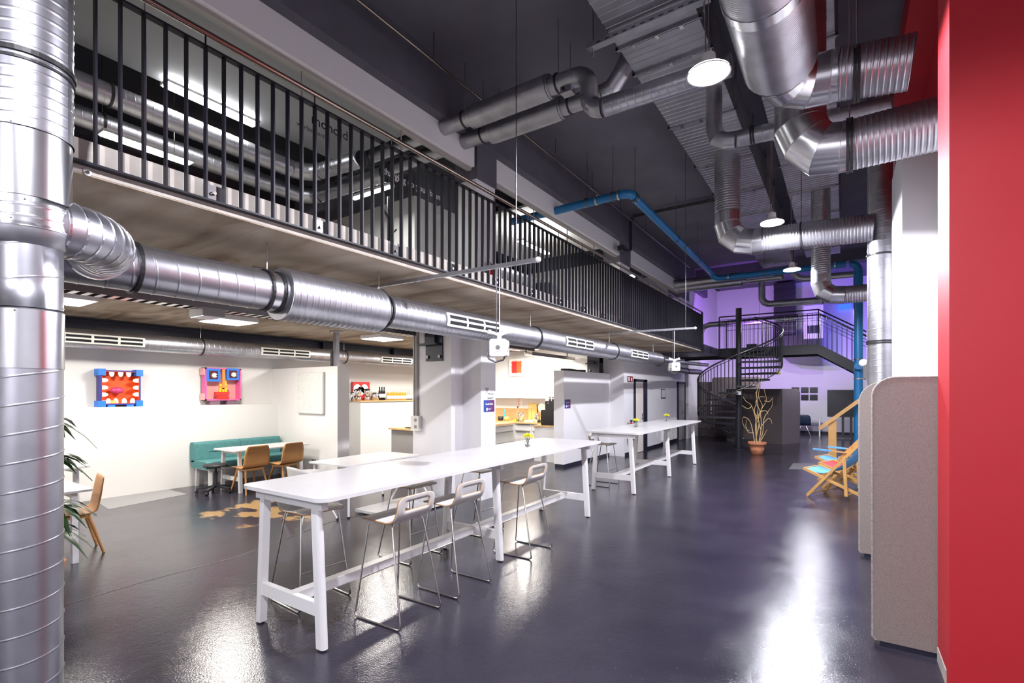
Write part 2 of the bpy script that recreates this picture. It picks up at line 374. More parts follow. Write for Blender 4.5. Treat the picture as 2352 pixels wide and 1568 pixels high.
# transverse ceiling ribs
for y in (2.1, 19.6): struct(box(-4.7, .94, y, y+.55, 6.05, ZC).build('ceiling_rib', 'ceiling_dark'))

# mezzanine slab
sl = MB(); sl.box(-10.6, XM, -5, 15.28, ZS+.002, ZT); sl.box(-10.6, -4.9, 15.28, 19.2, ZS+.002, ZT)
slab = struct(sl.build('floor_mezzanine', 'concrete_edge'))
sf = MB(); sf.box(-10.6, XM-.002, -5, 15.275, ZS-.006, ZS+.002); sf.box(-10.6, -4.9, 15.28, 19.0, ZS-.006, ZS+.002)
so = sf.build('soffit', 'soffit', slab)
for k in range(10):
    y = .4+1.6*k; MB().bar((-10.2, y+.05*math.sin(k), ZS-.007), (XM-.02, y, ZS-.007), .012, .003).build('board_joint', 'soffit', slab)
# baseboards
for n, a in (('doors', (-4.95, -4.93, 14.62, 17.95, 0, .09)), ('doors_near', (-4.95, -4.93, 12.9, 13.55, 0, .09)), ('back', (-4.8, .94, 24.27, 24.3, 0, .11))):
    struct(box(*a).build('baseboard_'+n, 'navy_steel'))

# floor joint and patches
j = MB(); pts = [gz(120, 1397, .001), gz(330, 1335, .001), gz(545, 1278, .001), gz(760, 1198, .001), gz(930, 1160, .001)]
for a, b_ in zip(pts, pts[1:]): j.bar(a, b_, .012, .002)
j.build('joint', 'steel_dark', fl)
q = [gz(*p, .002) for p in ((212, 1146), (250, 1169), (430, 1134), (380, 1122))]
MB().add([tuple(p) for p in q]+[(p[0], p[1], -.01) for p in q], [(0, 1, 2, 3), (0, 4, 5, 1), (1, 5, 6, 2), (2, 6, 7, 3), (3, 7, 4, 0)]).build('patch', 'mat_grey', fl)
q = [gz(*p, .003) for p in ((1811, 1077), (1822, 1063), (1872, 1064), (1888, 1078))]
MB().add([tuple(p) for p in q]+[(p[0], p[1], -.01) for p in q], [(0, 1, 2, 3), (0, 4, 5, 1), (1, 5, 6, 2), (2, 6, 7, 3), (3, 7, 4, 0)]).build('floor_plate', 'grey_plate', fl)

# steel beam above the lounge wall
t = thing('steel_beam', 'dark navy steel beam running along the lounge wall under the concrete soffit', 'beam', (-10.1, 4, 2.6))
MB().box(-10.3, -10.28, -5, 11.9, 2.62, 2.95).build('web', 'navy_steel', t); MB().box(-10.35, -10.16, -5, 11.9, 2.60, 2.62).build('lower_flange', 'navy_steel', t); MB().box(-10.35, -10.16, -5, 11.9, 2.93, 2.95).build('upper_flange', 'navy_steel', t)
for y in (7.2, 9.4): MB().box(-10.28, -10.17, y, y+.02, 2.62, 2.93).build('stiffener', 'navy_steel', t)

# doors in the corridor wall
def door(n, y0, y1, recess, leaf):
    d = struct(box(-4.955, -4.94, y0, y1, 0, 2.12).build('door_%d' % n, 'navy_steel'))
    MB().box(-4.94, -4.90, y0, y0+.06, 0, 2.12).build('door_frame', 'navy_steel', d); MB().box(-4.94, -4.90, y1-.30 if leaf else y1-.06, y1, 0, 2.12).build('door_frame', 'navy_steel', d)
    MB().box(-4.94, -4.90, y0, y1, 2.05, 2.12).build('door_frame', 'navy_steel', d)
    e = MB().box(-4.94, -4.925, y0+.06, y1-(.30 if leaf else .06), .01, 2.05).build('door_leaf', 'cream_door' if leaf else 'grey_panel', d)
    h = MB(); h.cyl((-4.925, y1-.38, 1.02), (-4.87, y1-.38, 1.02), .012, n=8); h.cyl((-4.875, y1-.38, 1.02), (-4.875, y1-.50, 1.02), .011, n=8); h.box(-4.925, -4.918, y1-.41, y1-.35, .93, 1.12)
    h.build('door_handle', 'chrome', e)
door(1, 13.57, 14.62, .1, True); door(2, 17.96, 18.95, .1, False)

# partition next to the kitchen
p = struct(box(-5.61, -5.35, 10.12, 12.83, .08, 2.25).build('wall_partition', 'wall_cool'))
MB().box(-5.59, -5.37, 10.14, 12.83, 0, .08).build('plinth', 'navy_steel', p)

# mezzanine offices behind glass
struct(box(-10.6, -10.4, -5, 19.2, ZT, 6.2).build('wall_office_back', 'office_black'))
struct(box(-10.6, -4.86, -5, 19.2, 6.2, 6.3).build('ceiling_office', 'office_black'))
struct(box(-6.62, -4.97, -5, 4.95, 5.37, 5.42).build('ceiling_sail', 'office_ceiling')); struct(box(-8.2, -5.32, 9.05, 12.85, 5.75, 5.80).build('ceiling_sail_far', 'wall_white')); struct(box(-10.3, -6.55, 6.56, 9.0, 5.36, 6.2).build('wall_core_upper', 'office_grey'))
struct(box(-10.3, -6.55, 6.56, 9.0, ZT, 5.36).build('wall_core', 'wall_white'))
struct(box(-10.3, -5.2, 12.9, 13.1, ZT, 5.36).build('wall_office_cross', 'wall_white'))
struct(box(-10.3, -5.0, 18.9, 19.1, ZT, 6.2).build('wall_office_end', 'wall_white'))
# glass front
n = 0
for (y0, y1) in FB[1:]:
    c = max(2, round((y1-y0)/1.35)); st = (y1-y0)/c
    for k in range(c):
        n += 1
        wdw = struct(box(-4.955, -4.943, y0+st*k+.006, y0+st*(k+1)-.006, ZT, 5.29).build('window_%d' % n, 'glass'))
        if k: MB().box(-4.957, -4.941, y0+st*k-.006, y0+st*k+.006, ZT, 5.27).build('window_joint', 'grey_panel', wdw)
        if n == 2:
            WG = wdw
        if n == 4: WC = wdw
a = gx(712, 282, -4.93); b_ = gx(772, 305, -4.93); e = .5*(a+b_)
text('mono', .155, (-4.935, a.y+.02, e.z+.04), mt='ink_navy', parent=WG, align='LEFT', bold=.002, **EX)
text('id', .155, (-4.935, a.y+.40, e.z+.04), mt='ink_navy', parent=WG, align='LEFT', **EX)
text('werbeagentur', .075, (-4.935, a.y-.16, e.z-.09), mt='ink_navy', parent=WG, align='LEFT', **EX)
a = gx(878, 372, -4.93); text('charging up your brand', .125, (-4.935, a.y, a.z-.10), mt='white_print', parent=WC, align='LEFT', **EX)

# office lamps, ducts and furniture upstairs
def office_lamp(x, y0, y1, z, label):
    t = thing('linear_lamp', label, 'lamp', (x, (y0+y1)/2, z), group='linear lamps in the upstairs offices')
    MB().box(x-.09, x+.09, y0, y1, z, z+.03).build('housing', 'white_paint', t); MB().box(x-.08, x+.08, y0+.02, y1-.02, z-.008, z).build('diffuser', 'glow_tube', t)
    for y in (y0+.2, y1-.2): MB().cyl((x, y, z+.03), (x, y, (5.37 if y < 5 else 5.75 if y < 12 else 6.2) if x > -6.6 else 6.2), .004, n=6).build('wire', 'steel', t)
office_lamp(-6.48, 2.49, 3.58, 5.29, 'bright linear lamp hanging just below the pale ceiling sail upstairs')
office_lamp(-7.0, gx(230, 303, -7.0).y, gx(440, 372, -7.0).y, 4.69, 'bright linear lamp lowest behind the railing beside the vertical duct')
office_lamp(-6.3, 9.7, 11.1, 5.29, 'linear lamp upstairs behind the second row of glass panes')
office_lamp(-6.3, 14.5, 16.0, 5.10, 'linear lamp upstairs behind the far glass panes near the staircase')
t = thing('linear_lamp', 'linear lamp upstairs running across before the white core wall', 'lamp', (-6.6, 5.6, 5.1), group='linear lamps in the upstairs offices')
MB().box(-7.1, -6.1, 5.54, 5.66, 5.10, 5.14).build('housing', 'white_paint', t); MB().box(-7.08, -6.12, 5.55, 5.65, 5.092, 5.10).build('diffuser', 'glow_panel', t)
for x in (-6.9, -6.3): MB().cyl((x, 5.6, 5.14), (x, 5.6, 6.2), .004, n=6).build('wire', 'steel', t)
t = thing('bridge_fill_lamp', 'added linear fill lamp under the bridge brightening the lower back wall', 'lamp', (-1.9, 18.8, 2.9)); MB().box(-2.9, -.9, 18.77, 18.92, 2.90, 3.13).build('housing', 'white_paint', t); MB().box(-2.88, -.92, 18.925, 18.935, 2.95, 3.0).build('diffuser', 'glow_panel', t)  # made-up fixture to go with the added fill under the bridge

# ================================================================== DUCTS AND PIPES
def straps(t, items):
    for c, d, r in items: MB().ring(c, d, r, .012, .022).build('strap', 'rubber', t)
def arc(c, a, b, r0, a0, a1, n):
    """points on an arc about c in the plane of unit vectors a, b"""
    c = Vector(c); a = Vector(a); b = Vector(b); return [c+a*r0*math.cos(R(a0+(a1-a0)*i/n))+b*r0*math.sin(R(a0+(a1-a0)*i/n)) for i in range(n+1)]

# tall duct at the left edge
VX, VY = -3.222, .675; RB, RL = .163, .126
t = thing('vertical_duct', 'tall galvanised spiral duct filling the left edge of the hall', 'duct', (VX, VY, 0))
MB().spiral((VX, VY, 0), (VX, VY, 2.14), RL, .132, .0035, .008, 40).build('lower_duct', 'galv', t)
MB().cyl((VX, VY, 1.86), (VX, VY, 2.13), RL+.004, n=40, caps=False).build('coupling', 'galv_bright', t)
MB().spiral((VX, VY, 2.14), (VX, VY, 2.44), RL, .16, .0025, .008, 40).build('lower_duct', 'galv', t)
MB().lathe([(RL, 2.43), (RL+.012, 2.44), (RB, 2.50), (RB, 2.52)], 40, (VX, VY, 0)).build('reducer', 'galv_dark', t)
MB().spiral((VX, VY, 2.50), (VX, VY, 2.64), RB, .05, .003, .012, 40).build('collar', 'galv_bright', t)
MB().cyl((VX, VY, 2.63), (VX, VY, 2.97), RB-.003, n=40, caps=False).build('tee', 'galv_bright', t)
MB().spiral((VX, VY, 2.95), (VX, VY, ZC), RB, .052, .003, .013, 40).build('upper_duct', 'galv', t)
MB().ring((VX, VY, 3.29), (0, 0, 1), RB, .010, .022, 40).build('strap', 'rubber', t); MB().ring((VX, VY, 3.255), (0, 0, 1), RB, .006, .012, 40).build('strap', 'rubber', t)
sb = MB(); sb.box(VX+.06, VX+.068, VY-RB-.035, VY-RB+.03, 3.235, 3.315); sb.build('strap_bolt', 'steel', t)
for k in range(10):
    a = R(200+16*k)
    for z in (2.12, 2.53, 2.62, 2.96): MB().ball((VX+(RB if z > 2.5 else RL+.004)*math.cos(a), VY+(RB if z > 2.5 else RL+.004)*math.sin(a), z), .0045, 6, 4).build('rivet', 'chrome', t) if (k+int(z*10)) % 2 else None

# main supply duct below the mezzanine
DX, DZ = -3.85, 2.56; RD = .154
t = thing('supply_duct', 'long galvanised spiral duct with white grilles hung under the mezzanine edge', 'duct', (DX, 6, DZ-RD))
MB().spiral((DX, .45, DZ), (DX, 2.2, DZ), RD, .13, .004, .012, 32).build('duct', 'galv', t)
MB().cyl((DX, .36, DZ), (DX, .45, DZ), RD*.98, RD+.006, n=32).build('end_cap', 'galv_bright', t)
MB().cyl((DX, 2.18, DZ), (DX, 2.48, DZ), RD+.003, n=32, caps=False).build('coupling', 'galv_bright', t)
y0, y1 = gx(640, 690, DX).y, gx(865, 710, DX).y
MB().spiral((DX, y0, DZ-.005), (DX, y1, DZ-.005), .215, .055, .004, .014, 36).build('silencer', 'galv', t)
for y, s in ((y0, 1), (y1, -1)):
    MB().add([(DX+r_*math.cos(2*PI*k/36), y, DZ-.005+r_*math.sin(2*PI*k/36)) for r_ in (RD*.9, .217) for k in range(36)], [(k, (k+1) % 36, 36+(k+1) % 36, 36+k) for k in range(36)]).build('silencer_end', 'galv_dark', t)
MB().cyl((DX, 2.4, DZ), (DX, y0+.02, DZ), RD, n=32, caps=False).build('duct', 'galv', t)
yE = gx(1513, 820, DX).y
MB().spiral((DX, y1-.02, DZ), (DX, yE, DZ), RD, .07, .004, .013, 32).build('duct', 'galv', t)
MB().cyl((DX, yE-.03, DZ), (DX, yE+.02, DZ), RD+.006, n=32).build('end_cap', 'galv_dark', t)
cl = [gx(p, 700, DX).y for p in (305, 605, 632, 880, 1225, 1405, 1512)]
straps(t, [((DX, y, DZ), (0, 1, 0), RD+.004) for y in cl])
for y in (gx(613, 600, DX).y, gx(870, 650, DX).y, gx(1218, 740, DX).y, gx(1399, 780, DX).y, gx(1500, 800, DX).y):
    MB().cyl((DX, y, DZ+RD), (DX, y, ZS), .006, n=8).build('hanger_rod', 'steel', t)
def grille(t, x, y0, y1, z, h, r, cz, cols=3, rows=2):
    """white outlet grille bowed round a duct of radius r (axis along Y at x, cz)"""
    def pt(y, a, o): return (x+(r+o)*math.cos(a), y, cz+(r+o)*math.sin(a))
    da = h/r; m = MB(); A0 = z-da/2; ys = [y0]; ww = (y1-y0); bw = .035 if ww > .5 else .022
    cw = (ww-bw*(cols+1))/cols; rh = .24*da; gap = (da-rows*rh)/(rows+1)
    def patch(ya, yb, aa, ab, o0, o1, nm, mt, par):
        q = MB(); k = 3; vs = []
        for o in (o0, o1):
            for i in range(k+1):
                a = aa+(ab-aa)*i/k; vs += [pt(ya, a, o), pt(yb, a, o)]
        n_ = 2*(k+1); fs = [(2*i, 2*i+1, 2*i+3, 2*i+2) for i in range(k)]+[(n_+2*i, n_+2*i+2, n_+2*i+3, n_+2*i+1) for i in range(k)]
        fs += [(0, n_, n_+1, 1), (2*k, 2*k+1, n_+2*k+1, n_+2*k)]+[(2*i, 2*i+2, n_+2*i+2, n_+2*i) for i in range(k)]+[(2*i+1, n_+2*i+1, n_+2*i+3, 2*i+3) for i in range(k)]
        return q.add(vs, fs).build(nm, mt, par)
    g = patch(y0, y1, A0, A0+da, .002, .016, 'grille', 'vent_white', t)
    for c in range(cols):
        for r_ in range(rows):
            ya = y0+bw+c*(cw+bw); aa = A0+gap+r_*(rh+gap); patch(ya, ya+cw, aa, aa+rh, .014, .0175, 'slot', 'black_gap', g)
for p0, p1 in ((1027, 1148), (1301, 1363), (1450, 1488)):
    grille(t, DX, gx(p0, 740, DX+RD).y, gx(p1, 760, DX+RD).y, R(3), .145, RD+.004, DZ)
# elbow from the tall duct into the supply duct
t = thing('duct_elbow', 'ribbed galvanised elbow joining the tall left duct to the supply duct', 'duct', (-3.45, .95, 2.4))
path = [(VX, VY+.02, 2.555)]+[(VX-.0-.34*(1-math.cos(R(a))), VY+.05+.33*math.sin(R(a)), 2.56) for a in range(0, 91, 9)]+[(DX+.05, VY+.385, 2.57)]
MB().sweep(path, .138, 32, True, False).build('bend', 'galv', t)
for k in range(2, len(path)-1, 1):
    d = Vector(path[k+1])-Vector(path[k-1]); MB().ring(path[k], d, .136, .006, .010, 32).build('rib', 'galv_bright', t)
MB().ring((DX+.19, VY+.385, 2.57), (1, 0, 0), .137, .02, .03, 32).build('saddle', 'galv_bright', t)

# thinner continuation towards the stairs
t = thing('return_pipe', 'narrow galvanised pipe hanging below the slab between supply duct and spiral stairs', 'duct', (-3.9, 14.8, 2.3))
MB().sweep([gx(1520, 826, -3.8), gx(1555, 831, -3.8), gx(1625, 838, -3.75)], .055, 16).build('pipe', 'galv', t)
MB().sweep([(-4.1, 14.2, 2.42), (-4.2, 16.4, 2.42), (-4.2, 18.2, 2.45)], .09, 18).build('duct', 'galv_dark', t)
straps(t, [((-4.2, 16.3, 2.42), (0, 1, 0), .092)])
for y in (14.6, 15.1): MB().cyl((-4.13, y, 2.5), (-4.13, y, ZS), .005, n=6).build('hanger_rod', 'steel', t)

# lounge duct with grilles
LX, LZ, LR = -9.75, 2.575, .145
t = thing('lounge_duct', 'galvanised spiral duct with white grilles along the lounge back wall', 'duct', (LX, 5, LZ-LR))
MB().spiral((LX, -3, LZ), (LX, 11.0, LZ), LR, .095, .004, .012, 28).build('duct', 'galv', t)
for p in (461, 790):
    y = gx(p, 790, LX).y; MB().ring((LX, y, LZ), (0, 1, 0), LR+.003, .012, .02).build('strap', 'rubber', t); MB().cyl((LX, y, LZ+LR), (LX, y, ZS), .005, n=8).build('hanger_rod', 'steel', t)
for p0, p1 in ((143, 333), (600, 712), (876, 946)): grille(t, LX, gx(p0, 780, LX+LR).y, gx(p1, 800, LX+LR).y, R(-4), .14, LR+.004, LZ)
# cable trays under the soffit
t = thing('cable_tray', 'perforated dark cable tray hung under the soffit behind the supply duct', 'cable tray', (-6.0, 5, 2.7))
TX = -6.1
MB().box(TX-.11, TX-.105, -1, 9.9, 2.70, 2.77).build('rail', 'steel_dark', t); MB().box(TX+.105, TX+.11, -1, 9.9, 2.70, 2.77).build('rail', 'steel_dark', t)
for k in range(90): 
    y = .2+k*.105
    MB().box(TX-.105, TX+.105, y, y+.05, 2.70, 2.704).build('rung', 'steel', t)
for y in (1.1, 3.0, 5.2, 7.8): MB().bar((TX, y, 2.69), (TX, y, ZS), .05, .04).build('hanger', 'steel_dark', t)
t = thing('cable_tray', 'short perforated cable tray above the kitchen, its cut end toward the stairs', 'cable tray', (-6.2, 11, 2.6))
MB().box(-6.3, -6.1, 9.95, 12.2, 2.62, 2.63).build('base', 'steel', t); MB().box(-6.3, -6.295, 9.95, 12.2, 2.62, 2.70).build('rail', 'steel', t); MB().box(-6.105, -6.1, 9.95, 12.2, 2.62, 2.70).build('rail', 'steel', t); MB().bar((-6.2, 11.9, 2.63), (-6.2, 11.9, ZS), .05, .04).build('hanger', 'steel_dark', t)
t = thing('junction_box', 'grey junction box fixed to the cable tray below the supply duct', 'junction box', (-5.6, 2.9, 2.68))
p = gz(563, 703, 2.66); p.x = TX; MB().box(p.x-.16, p.x+.16, p.y-.12, p.y+.12, 2.615, 2.699).build('case', 'grey_panel', t); MB().box(p.x-.15, p.x+.15, p.y-.11, p.y+.11, 2.605, 2.615).build('lid', 'galv', t)
t = thing('tray_post', 'upright steel channel between the soffit and the lounge wall top', 'channel', (-8.3, 6.1, 2.25))
MB().box(-8.36, -8.27, 6.14, 6.22, 2.25, ZS).build('channel', 'galv', t); MB().box(-8.42, -8.2, 6.1, 6.26, ZS-.03, ZS).build('head_plate', 'galv', t); MB().box(-8.42, -8.36, 6.12, 6.24, 2.26, 2.55).build('foot_bracket', 'steel_dark', t)
t = tag(MB().sweep([(-4.6, 2.5, 2.92), (-4.6, 15, 2.92)], .012, 8).build('conduit', 'grey_panel'), 'thin grey conduit running along the concrete soffit behind the supply duct', 'conduit')

# ---- ducts crossing the hall under the ceiling
def rect_duct(x0, x1, y0, y1, z0, label, flanges):
    t = thing('rectangular_duct', label, 'duct', ((x0+x1)/2, (y0+y1)/2, z0), group='rectangular ceiling ducts')
    m = MB(); p = .105; vs = []; y = y0; prof = []
    while y < y1: prof += [(y, 0), (y+p*.80, 0), (y+p*.86, -.006), (y+p*.95, -.006)]; y += p
    prof.append((y1, 0))
    vs = [(x, yy, z0+o) for (yy, o) in prof for x in (x0, x1)]
    m.add(vs, [(2*i, 2*i+1, 2*i+3, 2*i+2) for i in range(len(prof)-1)])
    m.box(x0, x0+.004, y0, y1, z0, z0+.5); m.box(x1-.004, x1, y0, y1, z0, z0+.5); m.box(x0, x1, y0, y0+.004, z0, z0+.5); m.box(x0, x1, y1-.004, y1, z0, z0+.5)
    m.build('casing', 'galv_rect', t)
    for y in flanges:
        f = MB(); f.box(x0-.03, x1+.03, y-.02, y-.004, z0-.035, z0); f.box(x0-.03, x1+.03, y+.004, y+.02, z0-.035, z0); f.box(x0-.03, x0, y-.02, y+.02, z0-.03, z0+.5); f.box(x1, x1+.03, y-.02, y+.02, z0-.03, z0+.5)
        fo = f.build('flange', 'galv_rect', t)
        for k in range(3): xx = x0+(x1-x0)*(.2+.3*k); MB().box(xx-.02, xx+.02, y-.03, y+.03, z0-.05, z0-.03).build('clamp', 'steel', fo)
        for xx in (x0-.02, x1+.02): MB().cyl((xx, y, z0-.06), (xx, y, ZC), .006, n=6).build('hanger_rod', 'steel_dark', t)
    return t
ZR = 5.75
fl1 = [gz(p, q, ZR).y for p, q in ((1402, 119), (1458, 170), (1536, 293), (1598, 383), (1645, 452))]
rect_duct(-2.18, -1.28, 2.6, 17.8, ZR, 'ribbed rectangular ceiling duct left of the hanging lamps', fl1+[10.6, 12.2, 13.8, 15.4, 17.2])
rect_duct(-.93, -.08, 2.6, 17.0, ZR, 'ribbed rectangular ceiling duct right of the hanging lamps', [3.6, 5.0, 6.6, 8.6, 9.9, 11.4, 13.0, 14.6, 16.2])
t = thing('support_channel', 'slotted steel channel carrying the near end of the left ceiling duct', 'channel', (-1.7, 4.4, 5.6))
yc = gz(1372, 95, ZR-.05).y
MB().box(-2.42, -1.1, yc-.045, yc+.045, ZR-.11, ZR-.05).build('channel', 'galv_dark', t)
for k in range(12): MB().box(-2.30+.1*k, -2.25+.1*k, yc-.046, yc+.046, ZR-.095, ZR-.085).build('slot', 'black_gap', t)
for x in (-2.36, -1.16): MB().cyl((x, yc, ZR-.2), (x, yc, ZC), .008, n=8).build('rod', 'steel', t)

# twin silencer ducts out of the fascia
def run(name, label, pieces, straps_=(), rods=()):
    c = Vector(pieces[0][1][0]); t = thing(name, label, 'duct', tuple(c))
    for nm, pts, r, mt, kind in pieces:
        if kind == 's': MB().spiral(pts[0], pts[1], r, .09, .003, .010, 24).build(nm, mt, t)
        elif kind == 'r': MB().spiral(pts[0], pts[1], r, .022, .0025, .010, 28).build(nm, mt, t)
        elif kind == 'c': MB().spiral(pts[0], pts[1], r, .042, .006, .017, 32).build(nm, mt, t)
        elif kind == 'e':
            MB().sweep(pts, r, 28, True, False).build(nm, mt, t)
            if isinstance(r, float) and r > .15:
                for i in range(1, len(pts)-1): MB().ring(pts[i], Vector(pts[i+1])-Vector(pts[i-1]), r-.002, .006, .007, 32).build('seam', 'galv_dark', t)
        else: MB().sweep(pts, r, 24, False, True).build(nm, mt, t)
    straps(t, straps_)
    for p, q in rods: MB().cyl(p, q, .006, n=6).build('hanger_rod', 'steel', t)
    return t
yA, zA = 5.44, 5.60; yB, zB = 5.90, 5.585; r1, r2 = .108, .147
def XA(p, y=yA): return gy(p, 250, y).x
run('silencer_duct', 'upper of the twin silencer ducts leaving the white fascia, bending down in an S', [
    ('duct', [(-6.4, yA, zA), (XA(1090), yA, zA)], r1, 'galv_dark', 's'), ('silencer', [(XA(1090), yA, zA-.01), (XA(1262), yA, zA-.01)], r2, 'galv', 'r'),
    ('silencer_cap', [(XA(1083), yA, zA-.01), (XA(1092), yA, zA-.01)], r2-.004, 'galv_dark', ''), ('silencer_cap', [(XA(1258), yA, zA-.01), (XA(1266), yA, zA-.01)], r2-.004, 'galv_dark', ''),
    ('duct', [(XA(1262), yA, zA-.01), (XA(1322), yA, zA-.02)], r1, 'galv', ''),
    ('elbow', arc((XA(1322), yA, zA-.20), (1, 0, 0), (0, 0, 1), .18, 90, 0, 5)+[(XA(1322)+.18, yA, zA-.32)], r1-.002, 'galv_dark', 'e'),
    ('elbow', arc((XA(1322)+.36, yA, zA-.32), (1, 0, 0), (0, 0, 1), .18, 180, 270, 5), r1-.002, 'galv', 'e'),
    ('duct', [(XA(1322)+.36, yA, zA-.50), (-.95, yA, zA-.52)], r1, 'galv', 's')],
    [((XA(1068), yA, zA), (1, 0, 0), r1), ((XA(1282), yA, zA-.01), (1, 0, 0), r1)], [((XA(1068), yA, zA+r1), (XA(1068), yA, ZC)), ((XA(1282), yA, zA+r1), (XA(1282), yA, ZC))])
run('silencer_duct', 'lower of the twin silencer ducts leaving the white fascia, rising to the ceiling duct', [
    ('duct', [(-6.4, yB, zB), (XA(1135, yB), yB, zB)], r1, 'galv_dark', 's'), ('silencer', [(XA(1135, yB), yB, zB-.02), (XA(1290, yB), yB, zB-.02)], r2, 'galv', 'r'),
    ('silencer_cap', [(XA(1128, yB), yB, zB-.02), (XA(1137, yB), yB, zB-.02)], r2-.004, 'galv_dark', ''), ('silencer_cap', [(XA(1286, yB), yB, zB-.02), (XA(1294, yB), yB, zB-.02)], r2-.004, 'galv_dark', ''),
    ('duct', [(XA(1290, yB), yB, zB-.02), (XA(1385, yB), yB, zB-.02)], r1, 'galv_dark', ''),
    ('offset', [(XA(1385, yB), yB, zB-.02), (XA(1405, yB), yB, zB+.0), (XA(1425, yB), yB, zB+.13), (XA(1440, yB), yB, zB+.27), (-1.9, yB, zB+.32)], r1, 'galv_dark', 'e')],
    [((XA(1110, yB), yB, zB), (1, 0, 0), r1), ((XA(1310, yB), yB, zB-.02), (1, 0, 0), r1)], [((XA(1110, yB), yB, zB+r1), (XA(1110, yB), yB, ZC)), ((XA(1310, yB), yB, zB+r1), (XA(1310, yB), yB, ZC))])
t = thing('air_damper', 'small dark damper motor clipped under the upper silencer duct', 'damper', (XA(1295), yA, zA-.2))
MB().box(XA(1292), XA(1316), yA-.06, yA+.06, zA-.19, zA-.10).build('case', 'galv_dark', t); MB().cyl((XA(1300), yA-.06, zA-.15), (XA(1300), yA-.09, zA-.15), .02, n=10).build('knob', 'rubber', t)
# upstairs continuation of the twin ducts
run('office_duct', 'galvanised duct upstairs lit by the lamp beneath the ceiling sail', [('duct', [(-6.68, -2, 5.0), (-6.68, 4.2, 5.0)], .12, 'galv', 's'), ('elbow', [(-6.68, 4.2, 5.0), (-6.64, 4.33, 5.0), (-6.53, 4.44, 5.0), (-6.4, 4.48, 5.0)], .12, 'galv', 'e'), ('duct', [(-6.4, 4.48, 5.0), (-5.5, 4.5, 4.95)], .11, 'galv', 's')], [((-6.68, 2.05, 5.0), (0, 1, 0), .122)])
run('office_duct', 'galvanised duct upstairs seen lowest behind the balusters', [('duct', [(-7.4, -2, 4.97), (-7.4, 4.7, 4.97)], .12, 'galv', 's'), ('elbow', [(-7.4, 4.7, 4.97), (-7.36, 4.83, 4.97), (-7.25, 4.94, 4.97), (-7.1, 4.98, 4.97)], .12, 'galv', 'e'), ('duct', [(-7.1, 4.98, 4.97), (-5.6, 5.0, 4.95)], .11, 'galv', 's')], [((-7.4, 2.2, 4.97), (0, 1, 0), .122)], [((-7.4, 2.2, 5.0), (-7.4, 2.2, 6.2))])
run('office_duct', 'short galvanised branch duct upstairs rising beside the vertical duct', [('duct', [(-6.75, 1.55, 5.08), (-7.7, 1.35, 5.95)], .13, 'galv_dark', 's')])
run('office_duct', 'galvanised duct upstairs behind the second row of glass panes', [('duct', [(-7.0, 9.1, 4.7), (-7.0, 12.6, 4.7)], .15, 'galv', 's')], (), [((-7.0, 10.8, 4.8), (-7.0, 10.8, 6.2))])

# big silencer and corrugated outlets at the right
d1z, d1y, d1x = 4.45, 5.0, -.44
run('round_silencer', 'huge round silencer duct at the top with a corrugated open outlet toward the red wall', [
    ('silencer', [(d1x, 1.6, d1z+.02), (d1x, 4.62, d1z+.02)], .27, 'galv', 'r'), ('silencer_cap', [(d1x, 4.62, d1z+.02), (d1x, 4.68, d1z+.02)], [.268, .235], 'galv', ''), ('silencer_band', [(d1x, 3.62, d1z+.02), (d1x, 3.72, d1z+.02)], .276, 'galv_bright', ''),
    ('elbow', [(d1x, 4.64, d1z), (d1x, 4.74, d1z), (d1x+.05, 4.88, d1z-.01), (d1x+.18, 4.98, d1z-.02), (d1x+.34, 5.0, d1z-.03), (d1x+.40, 5.0, d1z-.03)], .205, 'galv_bright', 'e'),
    ('corrugated_tube', [(d1x+.40, d1y, d1z-.03), (.45, d1y, d1z-.10)], .200, 'galv', 'c')],
    [((.10, d1y, d1z-.07), (1, 0, 0), .205), ((.075, d1y, d1z-.07), (1, 0, 0), .205)], [((.09, d1y, d1z+.14), (.09, d1y, ZC))])
d2y, d2z = 5.62, 4.06
run('round_duct', 'bright segmented duct elbow running into the wall behind the red wall end', [
    ('riser', [(-.36, d2y, ZR), (-.36, d2y, d2z+.36)], .222, 'galv_dark', 's'),
    ('elbow', [(-.36, d2y, d2z+.42), (-.36, d2y, d2z+.30), (-.30, d2y, d2z+.14), (-.18, d2y, d2z+.02), (-.02, d2y, d2z), (.02, d2y, d2z)], .226, 'galv_bright', 'e'),
    ('corrugated_tube', [(.02, d2y, d2z), (.96, d2y, d2z+.02)], .222, 'galv', 'c')],
    [((.03, d2y, d2z), (1, 0, 0), .23), ((.06, d2y, d2z), (1, 0, 0), .23)], [((.045, d2y, d2z+.22), (.045, d2y, ZC))])
y3 = 8.9
run('round_duct', 'corrugated duct dropping from the left ceiling duct and turning toward the right wall', [
    ('riser', [(-1.62, y3, ZR), (-1.62, y3, 4.72)], .195, 'galv', 'c'), ('elbow', [(-1.62, y3, 4.74), (-1.62, y3, 4.56), (-1.57, y3, 4.38), (-1.42, y3, 4.25), (-1.22, y3, 4.20), (-1.08, y3, 4.20)], .205, 'galv_bright', 'e'),
    ('corrugated_tube', [(-1.08, y3, 4.20), (.36, y3, 4.14)], .195, 'galv', 'c')], [((-.55, y3, 4.18), (1, 0, 0), .20)], [((-.55, y3, 4.37), (-.55, y3, ZC))])
y4 = 11.6
run('round_duct', 'smaller duct hanging behind the right column duct with a smooth elbow', [
    ('riser', [(-.38, y4, ZR), (-.38, y4, 4.06)], .165, 'galv', 'c'), ('elbow', [(-.38, y4, 4.08), (-.38, y4, 3.92), (-.33, y4, 3.76), (-.18, y4, 3.66), (.02, y4, 3.64)], .17, 'galv_bright', 'e'), ('corrugated_tube', [(.02, y4, 3.64), (.94, y4, 3.64)], .165, 'galv', 'c')])
